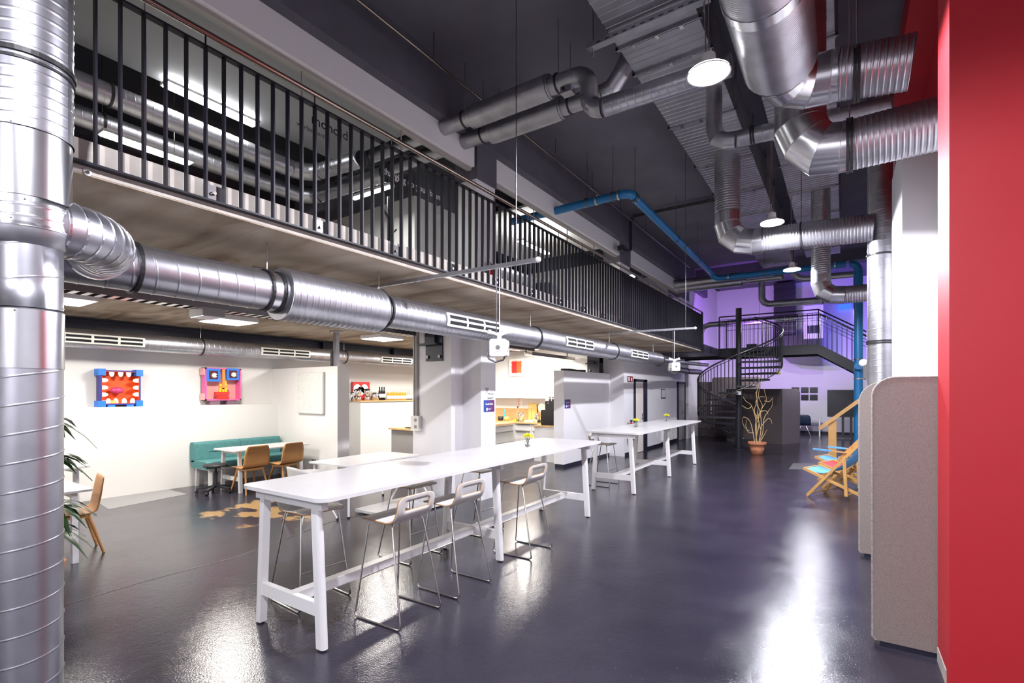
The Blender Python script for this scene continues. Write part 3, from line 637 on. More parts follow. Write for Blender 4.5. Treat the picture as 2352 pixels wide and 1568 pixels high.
run('round_duct', 'tall spiral duct standing before the white right wall', [
    ('duct', [(.44, 9.0, 0), (.44, 9.0, ZC)], .152, 'galv_dark', 's')], [((.44, 9.0, 3.75), (0, 0, 1), .155), ((.44, 9.0, 2.46), (0, 0, 1), .155), ((.44, 9.0, 2.49), (0, 0, 1), .155)])
run('round_duct', 'slim duct with an elbow under the left ceiling duct running right', [
    ('elbow', [(-1.42, 6.9, ZR), (-1.42, 6.9, 5.22), (-1.38, 6.9, 5.08), (-1.28, 6.9, 5.02), (-1.15, 6.9, 5.0)], .10, 'galv_dark', 'e'), ('duct', [(-1.15, 6.9, 5.0), (.45, 6.9, 4.93)], .10, 'galv_dark', 's')], [((-.97, 6.9, 5.0), (1, 0, 0), .102), ((-.94, 6.9, 5.0), (1, 0, 0), .102)])
# far pipes
run('far_duct', 'twin far silencer duct leaving the last fascia panel', [('silencer', [(-4.9, 17.3, 5.45), (-2.6, 17.3, 5.45)], .15, 'galv', 'r'), ('duct', [(-2.6, 17.3, 5.45), (-1.8, 17.3, 5.45)], .11, 'galv_dark', 's')])
run('far_duct', 'lower far silencer duct beside the blue pipe elbow', [('silencer', [(-4.9, 17.9, 5.42), (-2.8, 17.9, 5.42)], .15, 'galv', 'r'), ('duct', [(-2.8, 17.9, 5.42), (-1.6, 17.9, 5.42)], .10, 'galv_dark', 's')])
run('far_duct', 'dark pipe with a rounded elbow under the blue pipe', [('pipe', [(-2.3, 18.6, 5.5), (-2.3, 18.6, 4.9), (-2.22, 18.6, 4.76), (-2.08, 18.6, 4.7), (.3, 18.6, 4.66)], .11, 'galv_dark', '')], [((-.55, 18.6, 4.67), (1, 0, 0), .112)], [((-.55, 18.6, 4.7), (-.55, 18.6, ZC))])
run('far_duct', 'dark pipe on the purple wall bending down behind the mezzanine corner', [('pipe', [(-4.5, 19.6, 3.3), (-4.5, 19.6, 4.0), (-4.42, 19.6, 4.2), (-4.2, 19.6, 4.28), (-1.3, 19.6, 4.32)], .10, 'galv_dark', '')], (), [((-2.5, 19.55, 4.3), (-2.5, 19.55, ZC))])
run('far_duct', 'grey pipe running right just below the blue pipe', [('pipe', [(-1.2, 16.6, 5.5), (-1.2, 16.6, 5.2), (-1.1, 16.6, 5.08), (-.95, 16.6, 5.02), (.3, 16.6, 5.0), (.3, 16.6, 3.9)], .085, 'galv_dark', '')])
t = thing('ribbed_shaft', 'black ribbed rectangular shaft hanging before the purple back wall', 'duct', (-1.5, 23.6, 3.4))
p = gy(1801, 690, 23.4)
MB().box(p.x-.38, p.x+.38, 23.4, 24.1, 3.9, 6.3).build('casing', 'charcoal', t)
for k in range(9): MB().box(p.x-.395, p.x+.395, 23.38, 24.1, 4.25+.24*k, 4.28+.24*k).build('rib', 'steel_dark', t)
pts = []
p0 = gy(1783, 712, 23.2); p1 = gy(1886, 775, 23.2)
poly = [(p0.x, 4.05), (p0.x+.02, 3.4), (p0.x+.5, 2.95), (p1.x-.5, 2.85), (p1.x, 2.85), (p1.x, 4.0), (p1.x-.3, 4.05)]
MB().prism(poly, XZ, 23.0, 23.5).build('hood', 'charcoal', t)

# blue pipe
BX, BZ, BY0, BY1 = -3.30, 5.44, 8.82, 15.85
t = thing('blue_pipe', 'bright blue pipe crossing below the ceiling and dropping beside the right wall', 'pipe', (BX, BY0, BZ-.1))
q = [(-5.9, BY0, 5.40)]
MB().cyl(q[0], (BX-.16, BY0, BZ), .078, n=18).build('pipe', 'blue_pipe', t)
MB().sweep(arc((BX-.16, BY0+.16, BZ), (1, 0, 0), (0, -1, 0), .16, 90, 0, 6), .082, 18).build('elbow', 'blue_pipe', t)
MB().cyl((BX, BY0+.16, BZ), (BX, BY1-.2, BZ-.13), .078, n=18).build('pipe', 'blue_pipe', t)
MB().sweep([(BX, BY1-.2, BZ-.13), (BX+.03, BY1-.08, BZ-.20), (BX+.14, BY1, BZ-.26), (BX+.3, BY1, BZ-.27)], .082, 18).build('elbow', 'blue_pipe', t)
MB().cyl((BX+.3, BY1, BZ-.27), (.05, BY1, BZ-.30), .085, n=18).build('pipe', 'blue_pipe', t)
MB().sweep(arc((.12, BY1, BZ-.50), (1, 0, 0), (0, 0, 1), .2, 90, 0, 6), .092, 18).build('elbow', 'blue_pipe', t)
MB().cyl((.32, BY1, BZ-.5), (.32, BY1, 0), .10, n=18).build('pipe', 'blue_pipe', t)
MB().sweep([(.32, BY1-.02, 2.35), (.32, BY1-.2, 2.42), (.32, BY1-.26, 2.42)], .09, 18).build('branch', 'blue_pipe', t)
cl = [((-4.15, BY0, BZ), (1, 0, 0)), ((-3.95, BY0, BZ), (1, 0, 0)), ((-3.62, BY0, BZ), (1, 0, 0)), ((-3.50, BY0, BZ), (1, 0, 0)), ((BX, BY0+.2, BZ), (0, 1, 0)), ((BX, BY0+.3, BZ), (0, 1, 0)), ((BX, 11.9, BZ-.06), (0, 1, 0)), ((BX, 12.6, BZ-.07), (0, 1, 0)), ((BX, 14.0, BZ-.1), (0, 1, 0)), ((BX+.45, BY1, BZ-.27), (1, 0, 0)), ((-1.9, BY1, BZ-.28), (1, 0, 0)), ((-.2, BY1, BZ-.3), (1, 0, 0)), ((.32, BY1, 4.4), (0, 0, 1)), ((.32, BY1, 2.1), (0, 0, 1)), ((.32, BY1, 2.6), (0, 0, 1))]
for i, (c, d) in enumerate(cl): MB().ring(c, d, .086 if c[0] < .1 else .101, .008, .035).build('clamp', 'steel' if i % 2 else 'steel_dark', t)
for x, y in ((-4.15, BY0), (-3.62, BY0), (BX, BY0+.3), (BX, 11.9), (BX, 14.0), (-1.9, BY1)): MB().cyl((x, y, BZ), (x, y, ZC), .005, n=6).build('hanger_rod', 'steel_dark', t)
# thin conduits below the ceiling
t = thing('ceiling_conduit', 'thin bronze conduit hung along the dark beam under the ceiling', 'conduit', (-4.35, 8, 6.0))
MB().cyl((-4.4, 1.5, 6.02), (-4.4, 17.5, 6.02), .016, n=10).build('tube', 'bronze', t)
for y in (4.75, 6.2, 8.0, 9.6, 11.2, 13.0, 15.0): MB().cyl((-4.4, y, 6.03), (-4.4, y, ZC), .006, n=6).build('hanger_rod', 'steel_dark', t)
t = thing('drain_pipe', 'thin black pipes dropping from the ceiling beside the second fascia panel', 'pipe', (-4.55, 12.4, 5.3))
for o in (0, .1): MB().sweep([(-1.9, 12.35+o, 6.3), (-4.5, 12.35+o, 6.3), (-4.6, 12.35+o, 6.2), (-4.6, 12.35+o, 5.45), (-4.62, 12.2+o, 5.38), (-4.66, 11.9, 5.38)], .022, 8).build('pipe', 'charcoal', t)
MB().box(-4.72, -4.58, 11.8, 12.1, 5.30, 5.42).build('valve', 'charcoal', t)

# ================================================================== RAILINGS AND STAIRS
t = thing('mezzanine_railing', 'long black steel railing with flat balusters and bronze handrail on the mezzanine edge', 'railing', (XM, 7, 3.0))
YA, YB = .425, 15.25; XR = XM+.03
MB().box(XR-.03, XR+.022, YA, YB, 3.004, 3.016).build('bottom_bar', 'rail_black', t)
MB().box(XR-.024, XR+.024, YA, YB, 4.0, 4.012).build('top_bar', 'rail_black', t)
MB().cyl((XR, YA, 4.10), (XR, YB, 4.10), .021, n=16).build('handrail', 'bronze', t)
bal = box(XR-.02, XR+.02, -.005, .005, 3.012, 4.0); first = None
y = 1.0-.115*5; k = 0
while y < YB:
    if first is None:
        for v in bal.v: v.y += y
        first = bal.build('baluster', 'rail_black', t); y_first = y
    else:
        c = first.copy(); col.objects.link(c); c.parent = t; c.location = (0, y-y_first, 0)
    if k % 7 == 3:
        MB().cyl((XR, y, 4.012), (XR, y, 4.09), .006, n=6).build('handrail_post', 'rail_black', t)
        pl = MB().box(XM, XM+.012, y+.006, y+.11, 3.012, 3.125).build('mounting_plate', 'steel_dark', t)
        MB().cyl((XM+.012, y+.058, 3.07), (XM+.032, y+.058, 3.07), .012, n=6).build('bolt', 'steel', pl)
    y += .115; k += 1
MB().box(XR-.025, XR+.025, YB-.02, YB+.02, 3.0, 4.1).build('end_post', 'rail_black', t)
t = thing('anchor_disc', 'round white anchor disc bolted to the slab face below the railing', 'anchor', tuple(gx(201, 396, XM)))
p = gx(201, 396, XM); MB().cyl((XM-.001, p.y, p.z), (XM+.004, p.y, p.z), .019, n=24).build('disc', 'white_paint', t); MB().cyl((XM+.004, p.y, p.z), (XM+.012, p.y, p.z), .008, n=6).build('bolt', 'steel_dark', t)

# spiral staircase
CX, CY = -2.72, 16.75; RS = 1.20; RISE = 3.1; N = 16
def th(z): return R(74+360*z/RISE)
t = thing('spiral_staircase', 'black steel spiral staircase around a thick central post', 'staircase', (CX, CY, 0))
MB().cyl((CX, CY, 0), (CX, CY, 4.36), .085, n=24).build('central_post', 'black_steel', t)
MB().cyl((CX, CY, 0), (CX, CY, .012), .34, n=24).build('base_plate', 'black_steel', t)
def pol(r, a, z): return (CX+r*math.cos(a), CY+r*math.sin(a), z)
for k in range(N):
    z = RISE*(k+1)/N; a0 = th(z)-R(24); a1 = th(z)+R(2); m = MB(); seg = 4; vs = []
    for zz in (z-.055, z):
        vs += [pol(.08, a0+(a1-a0)*i/seg, zz) for i in range(seg+1)]+[pol(RS-.02, a1+(a0-a1)*i/seg, zz) for i in range(seg+1)]
    n = 2*(seg+1); m.add(vs, [tuple(reversed(range(n))), tuple(range(n, 2*n))]+[(i, (i+1) % n, n+(i+1) % n, n+i) for i in range(n)])
    tr_ = m.build('tread', 'black_steel', t)
    if k in (8, 9, 10):
        a = a1+R(1); MB().bar(pol(.45, a, z-.02), pol(RS-.25, a, z-.02), .12, .10).build('foam_pad', 'plastic_white', tr_)
    if k == 11: 
        a = a1; MB().bar(pol(.8, a, z-.02), pol(RS, a, z-.02), .10, .07).build('hazard_strip', 'hazard', tr_)
NB = 64
for k in range(NB):
    z = .25+(RISE-.25)*k/(NB-1); a = th(z)-R(10); zb = z+.02
    MB().cyl(pol(RS, a, zb-.06), pol(RS, a, zb+.93), .013, n=6, caps=False).build('baluster', 'black_steel', t)
for nm, dz, r_, mt in (('handrail', 1.0, .024, 'steel_dark'), ('upper_rail', .92, .010, 'black_steel'), ('lower_rail', -.04, .012, 'bronze')):
    MB().sweep([pol(RS, th(.2+(RISE-.1)*i/70)-R(10), .2+(RISE-.1)*i/70+dz) for i in range(71)], r_, 8).build(nm, mt, t)

# bridge
t = thing('steel_bridge', 'black steel bridge behind the spiral stairs with thin bar railings and a descending flight', 'bridge', (-2.6, 18, 3.0))
ZB = 3.16; y0, y1 = 17.55, 18.75; xE = gy(1880, 790, y0).x
MB().box(-4.88, xE, y0, y1, ZB-.03, ZB).build('deck', 'black_steel', t)
MB().box(-4.88, xE, y0-.02, y0, ZB-.26, ZB+.03).build('edge_beam', 'black_steel', t); MB().box(-4.88, xE, y1, y1+.02, ZB-.26, ZB+.03).build('edge_beam', 'black_steel', t)
MB().box(-4.9, -3.42, 15.3, y0, ZB-.22, ZB).build('landing', 'black_steel', t)
xF = xE+1.25; zF = ZB-.80
for yy in (y0, y1): MB().bar((xE, yy, ZB-.12), (xF, yy, zF-.12), .03, .27).build('stringer', 'black_steel', t)
for k in range(5): MB().box(xE+.22*k, xE+.22*k+.27, y0, y1, ZB-.17*(k+1)-.02, ZB-.17*(k+1)).build('tread', 'black_steel', t)
for yy in (y0, y1):
    for dz, rr in ((1.08, .02), (.98, .009), (.76, .007)):
        MB().sweep([(-3.45, yy, ZB+dz), (xE, yy, ZB+dz), (xF, yy, zF+dz)], rr, 8).build('rail', 'black_steel', t)
    k = 0; x = -3.42
    while x < xF-.05:
        zb = ZB if x < xE else ZB-(x-xE)*.64
        MB().cyl((x, yy, zb-.02), (x, yy, zb+.98), .007, n=5, caps=False).build('baluster', 'black_steel', t); x += .125
    for x in (-3.45, xE): MB().bar((x, yy, ZB-.1), (x, yy, ZB+1.08), .03, .03).build('post', 'black_steel', t)

# ================================================================== LAMPS
def lamp(p, label):
    x, y, z = p
    t = thing('pendant_lamp', label, 'lamp', (x, y, z-.08), group='pendant lamps down the hall')
    MB().lathe([(.03, z+.10), (.05, z+.09), (.055, z+.03), (.07, z+.01), (.145, z-.035), (.165, z-.062), (.155, z-.06)], 28, (x, y, 0)).build('shade', 'white_paint', t)
    MB().lathe([(0, z-.062), (.09, z-.060), (.156, z-.055), (.156, z-.045), (0, z-.045)], 28, (x, y, 0)).build('diffuser', 'glow_lamp', t)
    MB().cyl((x, y, z+.12), (x, y, ZR), .004, n=6).build('wire', 'steel', t)
    MB().sweep([(x-.02, y, z+.11), (x-.03, y, z+.5), (x-.015, y, z+.9), (x-.02, y, ZR)], .005, 6).build('chain', 'steel', t)
LB = ['pendant lamp behind the camera position farthest back', 'pendant lamp just above the camera position', 'largest bright pendant lamp beside the huge silencer duct', 'pendant lamp half hidden behind the corrugated horizontal duct', 'small pendant lamp hanging in front of the blue pipe', 'pendant lamp beyond the bridge near the back wall']
for p, l in zip(HALL_LAMPS[2:5], LB[2:5]): lamp(p, l)
for p, l in zip(HALL_LAMPS[:2], LB[:2]): lamp(p, l)
PL = ['ceiling light panel at far left beside the vertical duct', 'square ceiling light panel above the teal bench', 'square ceiling light panel left of the white pillar', 'ceiling light panel above the kitchen', 'ceiling light panel hidden left of the vertical duct', 'added light panel brightening the kitchen, hidden behind the pillar']
for (x, y), l in zip(PANELS, PL):
    t = thing('ceiling_panel_light', l, 'lamp', (x, y, 2.88), group='square light panels under the mezzanine')
    MB().prism(rrect(x-.33, x+.33, y-.33, y+.33, .02, 2), XY, 2.885, 2.955).build('housing', 'white_paint', t); MB().box(x-.305, x+.305, y-.305, y+.305, 2.878, 2.886).build('diffuser', 'glow_panel', t)

# hanging rails with power cubes
def power_rail(pl, pr, z, pcube, zc, pch, label, lab2, rz):
    a = gz(*pl, z); b_ = gz(*pr, z)
    t = thing('hanging_rail', label, 'rail', tuple((a+b_)/2)); d = (b_-a).normalized()
    MB().bar(a, b_, .034, .034).build('channel', 'galv_dark', t)
    n = int((b_-a).length/.1)
    for k in range(n): c = a+d*(.05+.1*k); MB().bar(c-d*.02+Vector((0, 0, -.018)), c+d*.02+Vector((0, 0, -.018)), .018, .003).build('slot', 'plastic_white', t)
    MB().ball(b_, .026, 10, 6).build('end_cap', 'plastic_white', t)
    c = a+d*(b_-a).length*pch
    MB().cyl(c+Vector((0, 0, .02)), (c.x, c.y, ZC), .0045, n=6).build('chain', 'steel_dark', t)
    c = a+d*(b_-a).length*pcube
    t = thing('power_cube', lab2, 'socket cube', (c.x, c.y, zc-.09))
    MB().cyl((c.x, c.y, zc+.13), (c.x, c.y, z-.02), .0038, n=6).build('cable', 'vent_white', t)
    MB().cyl((c.x-.02, c.y-.02, zc+.13), (c.x-.02, c.y-.02, z-.02), .005, n=6).build('chain', 'steel_dark', t)
    h = .078; ca, sa = math.cos(rz), math.sin(rz)
    def L(u, v, w_): return (c.x+u*ca-v*sa, c.y+u*sa+v*ca, zc+w_)
    body = MB().prism(rrect(-h, h, -h, h, .022, 4), lambda u, v, w_: L(u, w_, v), -h, h).build('cube', 'plastic_white', t)
    for dx, dy in ((0, -1), (1, 0)):
        q = MB(); pc = L(dx*(h+.001), dy*(h+.001), 0); nrm = Vector(L(dx, dy, 0))-Vector(L(0, 0, 0)); q.cyl(pc, Vector(pc)+nrm*.006, .034, n=20); s_ = q.build('socket', 'plastic_white', body)
        q = MB(); q.cyl(Vector(pc)+nrm*.0055, Vector(pc)+nrm*.0075, .021, n=16); q.build('socket_recess', 'grey_plate', s_)
    MB().sweep([L(-.09, 0, .17), L(-.095, 0, .145), L(-.05, 0, .14), L(0, 0, .12), L(.05, 0, .14), L(.095, 0, .145), L(.09, 0, .17)], .016, 8).build('hook', 'plastic_white', t)
    MB().cyl(L(0, 0, .07), L(0, 0, .14), .02, n=10).build('neck', 'plastic_white', t)
    MB().sweep([L(-.05, -.04, -.02), L(-.105, -.05, -.04), L(-.09, -.05, -.10), L(-.03, -.05, -.13), L(.04, -.04, -.11), L(.06, -.02, -.07)], .008, 8).build('cord', 'steel_dark', t)
power_rail((832, 663), (1236, 596), 2.90, .82, 2.15, .90, 'slotted steel rail hanging over the near bar table', 'white power cube hanging before the supply duct grille', R(25))
power_rail((1392, 765), (1597, 753), 2.92, .78, 2.22, .90, 'slotted steel rail hanging over the far bar table', 'white power cube hanging near the spiral stairs', R(40))

# ================================================================== TABLES, STOOLS, CHAIRS
def high_table(loc, rz, label, L, ys, W=.5, h=1.05):
    t = local(thing('bar_table', label, 'table', loc, rz, 'white bar tables'))
    MB().prism(rrect(-W, W, 0, L, .09, 6), XY, h-.026, h).build('tabletop', 'white_laminate', t)
    for y in ys:
        MB().box(-.40, .40, y-.025, y+.025, h-.10, h-.026).build('apron_rail', 'white_paint', t)
        for s in (-1, 1):
            top = Vector((s*.315, y, h-.03)); bot = Vector((s*.375, y, .012)); m = MB(); prof = [(-.034, -.028), (.012, -.028)]+[(.012+.028*math.cos(R(a)), .028*math.sin(R(a))) for a in range(-75, 76, 15)]+[(.012, .028), (-.034, .028)]
            n = len(prof); vs = [p+Vector((s*u, v, 0)) for p in (bot, top) for u, v in prof]
            m.add(vs, [tuple(range(n)), tuple(range(n, 2*n))]+[(i, (i+1) % n, n+(i+1) % n, n+i) for i in range(n)])
            lg = m.build('leg', 'white_paint', t); MB().cyl((s*.375, y, 0), (s*.375, y, .014), .022, n=12).build('foot', 'rubber', lg)
        MB().box(-.36, .36, y-.022, y+.022, .225, .315).build('crossbar', 'white_paint', t)
    MB().box(-.04, .04, ys[0], ys[-1], .235, .305).build('stretcher', 'white_paint', t)
    return t
high_table((-3.31, 1.97, 0), R(.6), 'long white bar table nearest the camera with stools on both sides', 4.62, (.10, 2.22, 4.38))
high_table((-3.36, 8.10, 0), R(.3), 'long white bar table farther back with two flower vases', 4.55, (.10, 2.22, 4.36))

def shell_mesh(prof, hw, hole, thick, nx=10):
    """bent plywood shell: prof (y, z) along the middle, hw half widths, hole = (i0, i1, frac) cells left open"""
    n = len(prof); me = MB(); xs = [-1+2*i/nx for i in range(nx+1)]; vs = [(x*hw[i], prof[i][0], prof[i][1]) for i in range(n) for x in xs]
    fs = []
    for i in range(n-1):
        for k in range(nx):
            xm = abs((xs[k]+xs[k+1])/2)
            if hole and hole[0] <= i < hole[1] and xm < hole[2]: continue
            fs.append((i*(nx+1)+k, i*(nx+1)+k+1, (i+1)*(nx+1)+k+1, (i+1)*(nx+1)+k))
    return me.add(vs, fs, True)
def solidify(o, th_, off=-1):
    m = o.modifiers.new('s', 'SOLIDIFY'); m.thickness = th_; m.offset = off; m.material_offset_rim = 1; m.use_even_offset = True; return o
def make_stool():
    t = local(thing('bar_stool', 'x', 'stool', (0, 0, 0), 0, 'white shell bar stools'))
    prof = [(-.205, .757), (-.195, .765), (-.12, .768), (-.02, .760), (.07, .756), (.115, .764), (.15, .786), (.172, .820), (.183, .850), (.189, .872), (.194, .900), (.198, .922), (.201, .945), (.203, .958), (.204, .966)]
    hw = [.185, .20, .205, .205, .205, .205, .205, .205, .205, .205, .205, .202, .19, .165, .12]
    solidify(shell_mesh(prof, hw, (8, 11, .65), .011, 20).build('seat_shell', ['shell_white', 'ply_edge'], t), .011)
    for s in (-1, 1):
        MB().sweep([(s*.12, -.13, .752), (s*.155, -.145, .748), (s*.168, -.155, .725), (s*.225, -.235, .06), (s*.228, -.24, .022), (s*.228, -.215, .0075), (s*.228, 0, .0075), (s*.228, .215, .0075), (s*.228, .24, .022), (s*.225, .235, .06), (s*.168, .10, .725), (s*.155, .09, .745), (s*.12, .08, .748)], .0075, 8).build('sled_leg', 'steel', t)
    MB().cyl((-.205, -.205, .30), (.205, -.205, .30), .006, n=8).build('foot_rail', 'steel', t)
    MB().cyl((-.12, -.13, .752), (.12, -.13, .752), .007, n=8).build('seat_bar', 'steel', t); MB().cyl((-.12, .08, .748), (.12, .08, .748), .007, n=8).build('seat_bar', 'steel', t)
    return t
st = make_stool()
ST = [(-2.93, 2.76, -88, 'nearest white shell bar stool, its cut-out back toward the open floor'),
      (-2.93, 3.44, -90, 'middle one of three white bar stools on the open floor side'),
      (-2.95, 4.62, -89, 'white shell bar stool beyond the middle table leg on the open side'),
      (-3.78, 2.55, 86, 'white shell bar stool partly behind the nearest table leg, facing the open floor'),
      (-3.86, 3.80, 90, 'white shell bar stool in the middle of the lounge side of the near bar table'),
      (-3.86, 4.98, 90, 'white shell bar stool on the lounge side near the white pillar'),
      (-3.80, 8.75, 90, 'white shell bar stool at the far bar table')]
for i, (x, y, a, l) in enumerate(ST):
    if i == 0: st.location = (x, y, 0); st.rotation_euler[2] = R(a); st['label'] = l
    else: dup(st, (x, y, 0), R(a), l)

def make_wood_chair():
    t = local(thing('wooden_chair', 'x', 'chair', (0, 0, 0), 0, 'oak plywood chairs'))
    prof = [(-.22, .44), (-.20, .452), (-.1, .455), (.05, .445), (.14, .445), (.185, .47), (.20, .52), (.215, .60), (.23, .70), (.245, .80), (.25, .825)]
    hw = [.19, .215, .225, .23, .23, .23, .23, .228, .22, .195, .17]
    solidify(shell_mesh(prof, hw, None, .012, 10).build('seat_shell', ['oak_shell', 'ply_edge'], t), .012)
    MB().box(-.17, .17, -.15, .13, .395, .43).build('seat_frame', 'oak', t)
    for sx in (-1, 1):
        for sy in (-1, 1):
            MB().cyl((sx*.15, sy*.12+.0, .42), (sx*.21, sy*.24, 0), .019, .013, n=8).build('leg', 'oak', t)
    return t
wc = make_wood_chair()
WC_ = [(-8.62, 4.64, -88, 'oak chair left of two at the lounge table, back toward the hall'), (-8.58, 5.27, -84, 'oak chair right of two at the lounge table, beside the grey wall socket'), (-6.95, 1.80, -8, 'oak chair behind the white table at the left edge'), (-7.75, 1.55, 60, 'oak chair mostly hidden by leaves at the left edge')]
for i, (x, y, a, l) in enumerate(WC_):
    if i == 0: wc.location = (x, y, 0); wc.rotation_euler[2] = R(a); wc['label'] = l
    else: dup(wc, (x, y, 0), R(a), l)

def low_table(loc, rz, W, L, label):
    t = local(thing('lounge_table', label, 'table', loc, rz, 'white low tables')); h = .745
    MB().prism(rrect(-W, W, -L, L, .05, 5), XY, h-.022, h).build('tabletop', 'white_laminate', t)
    for y in (-L+.14, L-.14):
        MB().box(-W+.1, W-.1, y-.02, y+.02, h-.08, h-.022).build('apron_rail', 'white_paint', t)
        for s in (-1, 1): MB().bar((s*(W-.06), y, 0), (s*(W-.10), y, h-.03), .055, .05, (0, 1, 0)).build('leg', 'white_paint', t)
        MB().box(-W+.08, W-.08, y-.018, y+.018, .20, .27).build('crossbar', 'white_paint', t)
    return t
low_table((-8.98, 5.08, 0), 0, .37, .72, 'white table before the teal bench')
low_table((-6.9, 1.16, 0), 0, .42, .70, 'white table at the left edge beside the vertical duct')
low_table((-8.9, 2.0, 0), R(4), .38, .40, 'white table by the lounge wall behind the leaves')

# teal bench
t = thing('teal_bench', 'long teal upholstered bench against the lounge wall', 'bench', (-9.75, 5.2, 0))
for i in range(2):
    a, b_ = 4.30+.84*i, 5.13+.84*i
    MB().prism(rrect(-10.04, -9.44, .36, .49, .05, 4), lambda u, v, w_: (u, w_, v), a, b_).build('seat_cushion', 'teal', t)
    bk = MB().prism(rrect(-10.07, -9.90, .46, .82, .045, 4), lambda u, v, w_: (u, w_, v), a, b_).build('back_cushion', 'teal', t)
    MB().box(-9.903, -9.895, a+.25, b_-.25, .625, .632).build('tuft_seam', 'charcoal', bk)
MB().box(-10.03, -9.48, 4.36, 5.92, .33, .365).build('frame', 'white_paint', t)
for y in (4.40, 5.90):
    MB().bar((-9.52, y, 0), (-9.52, y, .34), .05, .05).build('leg', 'white_paint', t); MB().bar((-10.03, y, 0), (-10.0, y, .34), .05, .05).build('leg', 'white_paint', t)

# black swivel stool
p = gz(487, 1132); t = local(thing('swivel_stool', 'round black swivel stool on castors before the teal bench', 'stool', (p.x, p.y+.06, 0)))
MB().lathe([(0, .50), (.10, .505), (.185, .495), (.20, .475), (.19, .455), (.10, .445), (0, .443)], 28).build('seat', 'charcoal', t)
MB().cyl((0, 0, .10), (0, 0, .36), .032, n=14).build('gas_column', 'charcoal', t); MB().cyl((0, 0, .36), (0, 0, .45), .018, n=12).build('piston', 'charcoal', t)
MB().sweep([(.02, 0, .435), (.14, .02, .43), (.20, .03, .40)], .006, 6).build('lever', 'charcoal', t)
for k in range(5):
    a = R(20+72*k); MB().bar((.02*math.cos(a), .02*math.sin(a), .115), (.29*math.cos(a), .29*math.sin(a), .075), .045, .035).build('base_arm', 'charcoal', t)
    c = (.28*math.cos(a), .28*math.sin(a)); MB().cyl((c[0]-.02*math.sin(a), c[1]+.02*math.cos(a), .03), (c[0]+.02*math.sin(a), c[1]-.02*math.cos(a), .03), .03, n=14).build('castor', 'rubber', t)

# white meeting table and shell armchairs behind the bar table
t = local(thing('meeting_table', 'plain white meeting table between bar table and white pillar', 'table', (-6.1, 5.1, 0), R(3), 'white low tables'))
MB().prism(rrect(-.42, .42, -.75, .75, .04, 4), XY, .715, .735).build('tabletop', 'white_laminate', t)
for sx in (-1, 1):
    for sy in (-1, 1): lg = MB().cyl((sx*.36, sy*.68, .02), (sx*.36, sy*.68, .715), .017, n=10).build('leg', 'white_paint', t); MB().cyl((sx*.36, sy*.68, 0), (sx*.36, sy*.68, .022), .019, n=10).build('foot', 'rubber', lg)
def make_armchair():
    t = local(thing('shell_armchair', 'x', 'chair', (0, 0, 0), 0, 'white shell armchairs')); m = MB(); n = 14; rows = []
    for i, (r, z) in enumerate(((.02, .43), (.16, .425), (.235, .45), (.265, .53), (.275, .64), (.285, .72), (.29, .76))):
        row = []
        for k in range(n+1):
            a = R(-160+320*k/n)+PI/2; back = max(0, math.cos(a-PI/2)); zz = z if i < 4 else .53+(z-.53)*(.55+.45*back)
            row.append((r*math.cos(a), r*.92*math.sin(a), zz))
        rows.append(row)
    m.add([p for r_ in rows for p in r_], [(i*(n+1)+k, i*(n+1)+k+1, (i+1)*(n+1)+k+1, (i+1)*(n+1)+k) for i in range(len(rows)-1) for k in range(n)], True)
    solidify(m.build('shell', ['shell_white', 'shell_white'], t), .012)
    MB().cyl((0, -.05, .40), (0, -.05, .43), .10, n=16).build('seat_mount', 'white_paint', t)
    for sx in (-1, 1):
        for sy in (-1, 1): lg = MB().cyl((sx*.10, sy*.10-.03, .41), (sx*.26, sy*.25-.03, .02), .013, n=8).build('leg', 'white_paint', t); MB().cyl((sx*.26, sy*.25-.03, 0), (sx*.265, sy*.255-.03, .03), .014, n=8).build('foot', 'rubber', lg)
    return t
ac = make_armchair()
for i, (x, y, a, l) in enumerate(((-6.05, 4.05, 172, 'white shell armchair seen above the near bar table edge'), (-5.40, 5.35, -95, 'white shell armchair before the white pillar'))):
    if i == 0: ac.location = (x, y, 0); ac.rotation_euler[2] = R(a); ac['label'] = l
    else: dup(ac, (x, y, 0), R(a), l)
b = tag(MB().prism(rrect(-5.9, -5.1, 4.7, 6.0, .02, 2), XY, .02, .055).build('floor_box', 'white_laminate'), 'flat white board lying on the floor below the meeting table', 'board')

# flower vases
def vase(p, z, label):
    t = thing('flower_vase', label, 'vase', (p.x, p.y, z), group='small vases of yellow flowers')
    MB().lathe([(0, z+.004), (.026, z+.004), (.034, z+.02), (.040, z+.045), (.036, z+.075), (.028, z+.10), (.030, z+.108), (.026, z+.10), (.034, z+.075), (.037, z+.045), (.030, z+.022), (0, z+.012)], 20, (p.x, p.y, 0)).build('glass', 'vase_glass', t)
    for k in range(6):
        a = R(60*k); MB().cyl((p.x+.012*math.cos(a+2), p.y+.012*math.sin(a+2), z+.02), (p.x+.03*math.cos(a), p.y+.03*math.sin(a), z+.13), .003, n=5).build('stem', 'stem_green', t)
    for k in range(5):
        a = R(72*k); c = Vector((p.x+.038*math.cos(a), p.y+.038*math.sin(a), z+.135)) if k < 4 else Vector((p.x, p.y, z+.15)); m = MB()
        for j in range(26):
            u = 2*PI*random.random(); v = random.uniform(-.2, 1); d = Vector((math.cos(u)*math.sqrt(1-v*v*.9), math.sin(u)*math.sqrt(1-v*v*.9), v)); m.bar(c, c+d*.036, .008, .003)
        m.build('blossom', 'yellow_petal', t)
vase(gz(1212, 1027, 1.05), 1.05, 'glass vase of yellow flowers on the near bar table')
vase(gz(1461, 981, 1.05), 1.05, 'glass vase of yellow flowers on the near part of the far bar table')
vase(gz(1531, 967, 1.05), 1.05, 'glass vase of yellow flowers farthest away on the far bar table')

